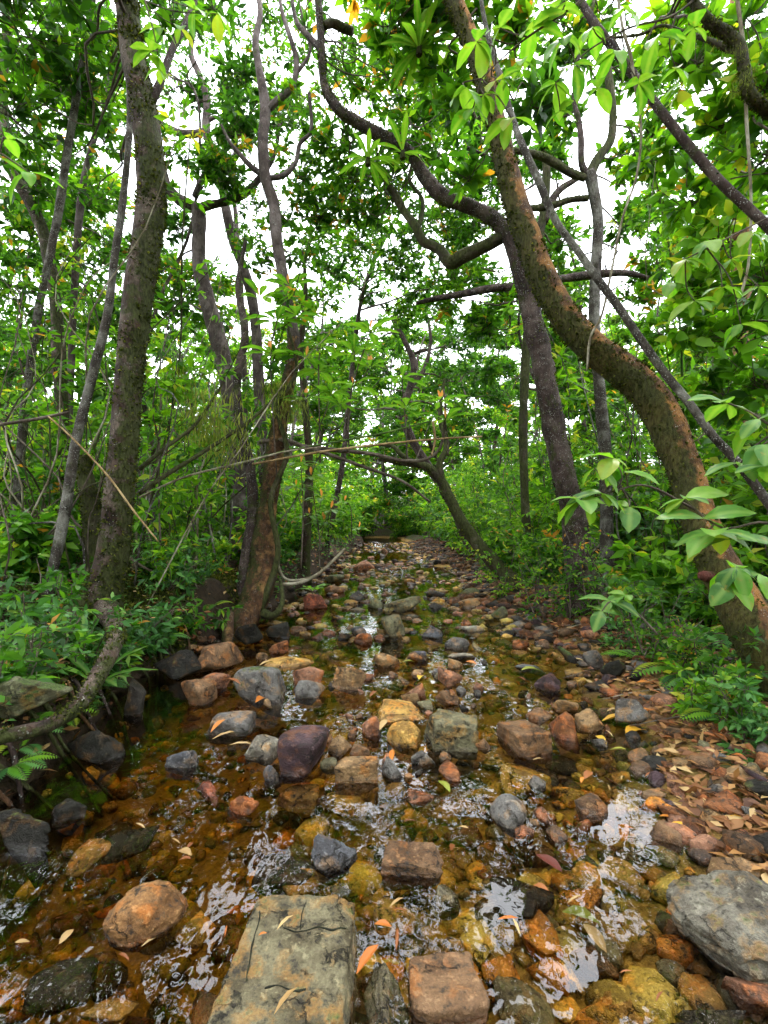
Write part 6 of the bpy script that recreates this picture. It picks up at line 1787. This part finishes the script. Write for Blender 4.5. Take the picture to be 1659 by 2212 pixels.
# epiphytes on the arching limb
for lb, (x, y, d), n in [('dark strap-leaved epiphyte rosette high above midstream', (905, 105, 4.3), 16), ('strap-leaved epiphyte rosette under the arching limb', (795, 345, 4.9), 14), ('strap-leaved epiphyte rosette right of the arching limb', (870, 330, 4.9), 9)]:
    c = P(x, y, d)
    t = empty('epiphyte', c, lb, 'epiphyte', 'epiphyte rosettes on the limbs')
    stem_part(t, c, [c + [0, 0, -0.06], c, c + [0.01, 0, 0.03]], M_bark_moss, 0.03, 0.02)
    for k in range(n):
        a = k * 2.399
        e = random.uniform(-0.5, 0.9)
        put_leaf(random.choice(LF['strap']), 'leaf', t, c, c, (math.cos(a), math.sin(a), e), (-math.cos(a) * e, -math.sin(a) * e, 1))

# hanging moss
for k, (x, y, d, ln, wdt) in enumerate([(455, 840, 4.2, 0.42, 0.16), (470, 900, 4.25, 0.35, 0.12), (425, 880, 4.15, 0.3, 0.10), (500, 930, 4.4, 0.3, 0.12), (600, 820, 4.9, 0.35, 0.10), (640, 860, 4.9, 0.3, 0.07), (395, 790, 4.3, 0.3, 0.12), (1590, 112, 2.58, 0.07, 0.05), (1602, 165, 2.58, 0.09, 0.025)]):
    c = P(x, y, d)
    b = Leaves(2, 0.05, 0.1, 0.0)
    n = 240
    pos = c + np.stack([rng.normal(size=n) * wdt, rng.normal(size=n) * 0.05, -rng.random(n) ** 1.3 * ln], -1)
    D = np.stack([rng.normal(size=n) * 0.25, rng.normal(size=n) * 0.25, -np.ones(n)], -1)
    b.add(pos, D, rand_unit(n), rng.uniform(0.15, 0.3, n) * ln)
    A = c + np.stack([rng.normal(size=30) * wdt, rng.normal(size=30) * 0.04, np.zeros(30)], -1)
    b.twig(A, A - np.stack([np.zeros(30), np.zeros(30), rng.uniform(0.4, 1, 30) * ln], -1), 0.0012, 0.0008)
    o = obj('hanging_moss', b.mesh('hanging_moss', c), [M_hang, M_hang], loc=c, kind='stuff')
    later(o, 'yellow-green beard of hanging moss', c, 'moss', 'beards of hanging moss')

# ferns
def fern(X, Y, h, n, desc, z=None):
    X = dry_spot(X, Y)
    z = float(zg(X, Y)) if z is None else z
    p0 = np.array([X, Y, z])
    t = empty('fern', p0)
    for k in range(n):
        a = random.uniform(0, 6.28)
        Lf = h * random.uniform(0.8, 1.2)
        s = np.linspace(0, 1, 16)
        ctr = p0 + np.stack([math.cos(a) * Lf * s, math.sin(a) * Lf * s, Lf * (0.75 * s - 0.75 * s ** 2)], -1)
        d = norm(np.gradient(ctr, axis=0))
        sd = norm(np.cross(d, [0, 0, 1]))
        b = Leaves(4, 0.16, 0.1, 0.15)
        pl = 0.30 * Lf * np.sin(np.pi * np.clip(s * 0.9 + 0.08, 0, 1)) ** 0.8
        for sg in (-1, 1):
            b.add(ctr[2:], sd[2:] * sg + d[2:] * 0.45, np.cross(d, sd)[2:] * -1 * 1.0 + [0, 0, 0.001], pl[2:], np.full(14, random.random()))
        b.twig(ctr[:-1], ctr[1:], 0.0022, 0.0018)
        obj('frond', b.mesh('frond', p0), [M_leaf_bright if random.random() < .6 else M_leaf_cool, M_stem_green], t)
    later(t, desc, p0 + [0, 0, h * 0.3], 'fern', 'ferns of the banks')


for gx_, d, h in [(1380, 3.3, .22), (1480, 3.0, .3), (1540, 2.9, .32), (1400, 2.9, .22), (1500, 2.6, .22), (1590, 2.4, .2), (1440, 3.5, .3), (1620, 2.7, .25), (1560, 2.35, .18), (1650, 2.15, .2), (1340, 4.2, .3), (1530, 3.4, .3), (1640, 3.2, .3)]:
    fern((gx_ - CX) * d / F, d, h, 6, 'bright green fern')
for gx_, d, h in [(170, 2.35, .14), (225, 2.35, .16), (20, 1.9, .14), (90, 2.1, .16), (60, 1.85, .12), (150, 2.9, .2), (300, 3.1, .18), (400, 3.6, .2), (-10, 2.3, .2), (250, 2.7, .15), (460, 4.4, .2), (120, 2.0, .12)]:
    fern((gx_ - CX) * d / F, d, h, 5, 'small green fern')

# grass-like strap plants on the left bank
for gx_, gy_, d, L in [(205, 1480, 2.55, 0.3), (180, 1400, 2.8, 0.25)]:
    c = P(gx_, gy_, d)
    t = empty('strap_plant', c)
    for k in range(6):
        a = random.uniform(0, 6.28)
        put_leaf(LF['strap'][0], 'leaf', t, c, c, (math.cos(a), math.sin(a), random.uniform(0.2, 1.2)), (-math.cos(a), -math.sin(a), 1))
    later(t, 'long strap-leaved grass plant', c, 'plant', 'strap-leaved plants')

# ------------------------------------------------------------------ fallen leaves and sticks
FL = {k: [single_leaf('fallen_leaf', 1.0, w, 0.1, c, f, mat=M_fall[k]) for w, c, f in ((0.2, 0.1, 0.5), (0.16, -0.12, 0.7), (0.24, 0.2, 0.35))] for k in M_fall}
FS = {k: single_leaf('fallen_leaf', 1.0, 0.075, 0.0, 0.08, 0.6, mat=M_fall[k]) for k in M_fall}


def height_at(X, Y):
    return max(float(zg(X, Y)), 0.002)


def fallen(gx_, gy_, Lpx, ang, colour, label=None, z=None, narrow=False, desc=None, zoff=0.006):
    z0 = 0.0 if z is None else z
    p = G(gx_, gy_, z0)
    if z is None:
        zz = height_at(p[0], p[1])
        p = G(gx_, gy_, zz)
        p[2] = zz
    L = Lpx * p[1] / F
    me = FS[colour] if narrow else random.choice(FL[colour])
    o = bpy.data.objects.new('fallen_leaf', me)
    COL.objects.link(o)
    o.location = p + [0, 0, zoff]
    o.scale = (L, L, L)
    o.rotation_euler = (random.uniform(-.2, .2), random.uniform(-.15, .15), math.radians(ang))
    if label:
        tag(o, label, 'leaf', 'fallen leaves')
    else:
        later(o, desc, p, 'leaf', 'fallen leaves')
    return o


fallen(770, 2110, 75, 50, 'orange', 'large orange-brown leaf lying right of the cracked slab', z=0.06)
fallen(598, 2020, 55, 62, 'straw', 'straw-coloured narrow leaf on the cracked slab, upper one', z=0.11, narrow=True, zoff=0.012)
fallen(592, 2205, 85, 65, 'straw', 'straw-coloured narrow leaf on the cracked slab, lower one', z=0.11, narrow=True, zoff=0.012)
fallen(558, 2032, 18, 20, 'orange', 'tiny orange leaf on the cracked slab', z=0.11, zoff=0.012)
fallen(305, 2050, 52, 55, 'straw', 'straw leaf touching the front of the heart-shaped boulder', z=0.0, narrow=True)
fallen(552, 1520, 40, 75, 'orange', 'orange leaf leaning on the moss-capped boulder', z=0.02)
fallen(1352, 1590, 70, 30, 'yellow', 'long yellow-orange leaf on the right gravel edge')
fallen(1300, 1560, 60, 5, 'yellow', 'wide yellow-orange leaf behind the long yellow one')
fallen(1310, 1610, 40, 100, 'yellow', 'upright bright yellow leaf at the right water edge')
fallen(1318, 1622, 32, -20, 'lime', 'small green leaf beside the bright yellow leaf')
fallen(1360, 1545, 50, -15, 'orange', 'orange leaf next to the dark grey stone on the right bank')
fallen(1215, 1975, 75, -12, 'lime', 'yellow-green leaf under water below the glowing orange stone', z=-0.03)
fallen(1260, 2000, 65, -70, 'straw', 'broad tan leaf under water left of the big grey boulder', z=-0.03)
fallen(1158, 1850, 70, -60, 'maroon', 'dark maroon leaf in the water below the grey egg-shaped stone', z=0.0)
fallen(905, 1470, 30, 75, 'yellow', 'yellow leaf standing in midstream near the tan square-faced stone', z=0.01)
fallen(870, 1432, 28, 20, 'lime', 'yellow-green leaf right of the tan square-faced stone', z=0.01)
fallen(455, 1585, 45, 65, 'orange', 'orange leaf lying on the rounded dark grey stone', z=0.07)
fallen(458, 1600, 60, 35, 'straw', 'straw leaf at the foot of the rounded dark grey stone', z=0.01, narrow=True)
fallen(495, 1612, 55, 15, 'straw', 'straw leaf in front of the rounded dark grey stone', z=0.01, narrow=True)
fallen(820, 1580, 45, 70, 'straw', 'pale dry leaf wedged behind the striped yellowish block', z=0.06)
fallen(845, 1650, 40, 85, 'orange', 'orange and green leaf above the pale grey lumpy stone', z=0.05)
fallen(945, 1690, 45, -60, 'lime', 'olive yellow leaf afloat left of the rusty lumpy stone', z=0.0)
fallen(1125, 1450, 45, 5, 'lime', 'long yellow-green leaf at the gravel bar edge')
fallen(1440, 1910 - 120, 55, -10, 'yellow', 'yellow leaf on gravel above the big grey boulder')
fallen(1560, 1770, 70, -25, 'yellow', 'orange-yellow leaf beside the dark mottled boulder')
fallen(560, 1440, 36, 40, 'straw', 'pale leaf on the broken root stub', z=0.15)
fallen(485, 1470, 40, -15, 'rust', 'rust red leaf on the broken root stub', z=0.2)
n = 0
cn = {'orange': 'orange', 'yellow': 'yellow', 'straw': 'straw-coloured', 'rust': 'rust brown'}
while n < 110:
    if random.random() < 0.72:
        gy_ = random.uniform(1420, 1850)
        p = G(1200, gy_, 0.03)
        xr = float(np.interp(p[1], YR, XR))
        X = xr + random.gauss(-0.05, 0.28)
        gx_ = CX + X * F / p[1]
    else:
        gy_ = random.uniform(1380, 2180)
        gx_ = random.uniform(60, 1500)
    if not (10 < gx_ < 1650): continue
    p = G(gx_, gy_, 0)
    if p[0] < float(np.interp(p[1], YK, XL)) + 0.1: continue
    if any((p[0] - a) ** 2 + (p[1] - b_) ** 2 < (r * 0.95) ** 2 for a, b_, r in STONES[:95]): continue
    c = random.choice(['orange', 'straw', 'straw', 'rust', 'rust', 'rust'])
    nr = random.random() < 0.5
    fallen(gx_, gy_, random.uniform(18, 40) * (gy_ / 1650), random.uniform(0, 360), c, narrow=nr, desc=('narrow ' if nr else '') + cn[c] + ' fallen leaf')
    n += 1
n = 0
while n < 34:
    Y = random.uniform(2.2, 6)
    xr = float(np.interp(Y, YR, XR))
    X = xr + random.uniform(0.0, 0.9)
    z = float(zg(X, Y)) + 0.02
    a = random.uniform(-0.6, 0.6) + (math.pi if random.random() < .5 else 0)
    L = random.uniform(0.25, 0.7)
    A = np.array([X, Y, z])
    B = A + [math.cos(a) * L, math.sin(a) * L, 0]
    B[2] = float(zg(B[0], B[1])) + random.uniform(0.02, 0.12)
    M2 = (A + B) / 2
    M2[2] = max(M2[2], float(zg(M2[0], M2[1])) + 0.015)
    q = resample(np.vstack([A, M2 + rng.normal(size=3) * [0.02, 0.02, 0.005], B]), 5)
    V, Fs, _ = tube(q, np.linspace(0.005, 0.002, len(q)), 5, 0.15, 20, n, A)
    o = obj('dry_stick', mesh_from('dry_stick', V, Fs, smooth=True), random.choice([M_stem_pale, M_twig, M_cane]), loc=A)
    later(o, 'thin dry stick', M2, 'stick', 'dry sticks on the right bank')
    n += 1

# ------------------------------------------------------------------ labels for the many
MARKS = [(a, to_grid(p)) for a, p in LANDMARK]
TM = {'tree': [('the big mossy left trunk', (270, 900)), ('the orange-barked tree', (590, 1080)), ('the dark arching trunk', (1200, 950)), ('the leaning orange-brown trunk', (1440, 920)),
               ('the level-crooked forked tree', (430, 480)), ('the mossy-forked upright trunk', (1290, 700)), ('the crooked centre tree', (880, 850)), ('the leaning mossy tree upstream', (980, 1090)),
               ('the slender pale trunk', (170, 950)), ('the left picture edge', (0, 900)), ('the right picture edge', (1659, 900)), ('the level canes', (760, 960)), ('the far glade centre', (840, 1000))]}
ORD = ['', 'second ', 'third ', 'fourth ', 'fifth ', 'sixth ', 'seventh ', 'eighth ', 'ninth ', 'tenth ', 'eleventh ', 'twelfth ', 'thirteenth ', 'fourteenth ', 'fifteenth ', 'sixteenth ', 'seventeenth ', 'eighteenth ', 'nineteenth ', 'twentieth ']
stone_like = ('stone', 'leaf', 'stick', 'fern', 'plant')
groups = {}
for o, desc, p in AUTO:
    g = to_grid(p)
    cat = o['category']
    marks = MARKS if cat in stone_like else TM['tree']
    best = min(marks, key=lambda m: (m[1][0] - g[0]) ** 2 + ((m[1][1] - g[1]) * 1.3) ** 2)
    dx, dy = g[0] - best[1][0], (g[1] - best[1][1]) * 1.3
    if abs(dx) > abs(dy):
        rel = 'right of ' if dx > 0 else 'left of '
    elif cat in stone_like:
        rel = 'nearer than ' if dy > 0 else 'beyond '
    else:
        rel = 'below ' if dy > 0 else 'above '
    groups.setdefault((desc, rel, best[0]), []).append((math.hypot(dx, dy), o))
for (desc, rel, mk), lst in groups.items():
    lst.sort(key=lambda a: a[0])
    for k, (_, o) in enumerate(lst):
        if len(lst) == 1:
            o['label'] = '%s %s%s' % (desc, rel, mk)
        else:
            o['label'] = '%s%s %s%s' % (ORD[min(k, 19)] or 'nearest ', desc, rel, mk)
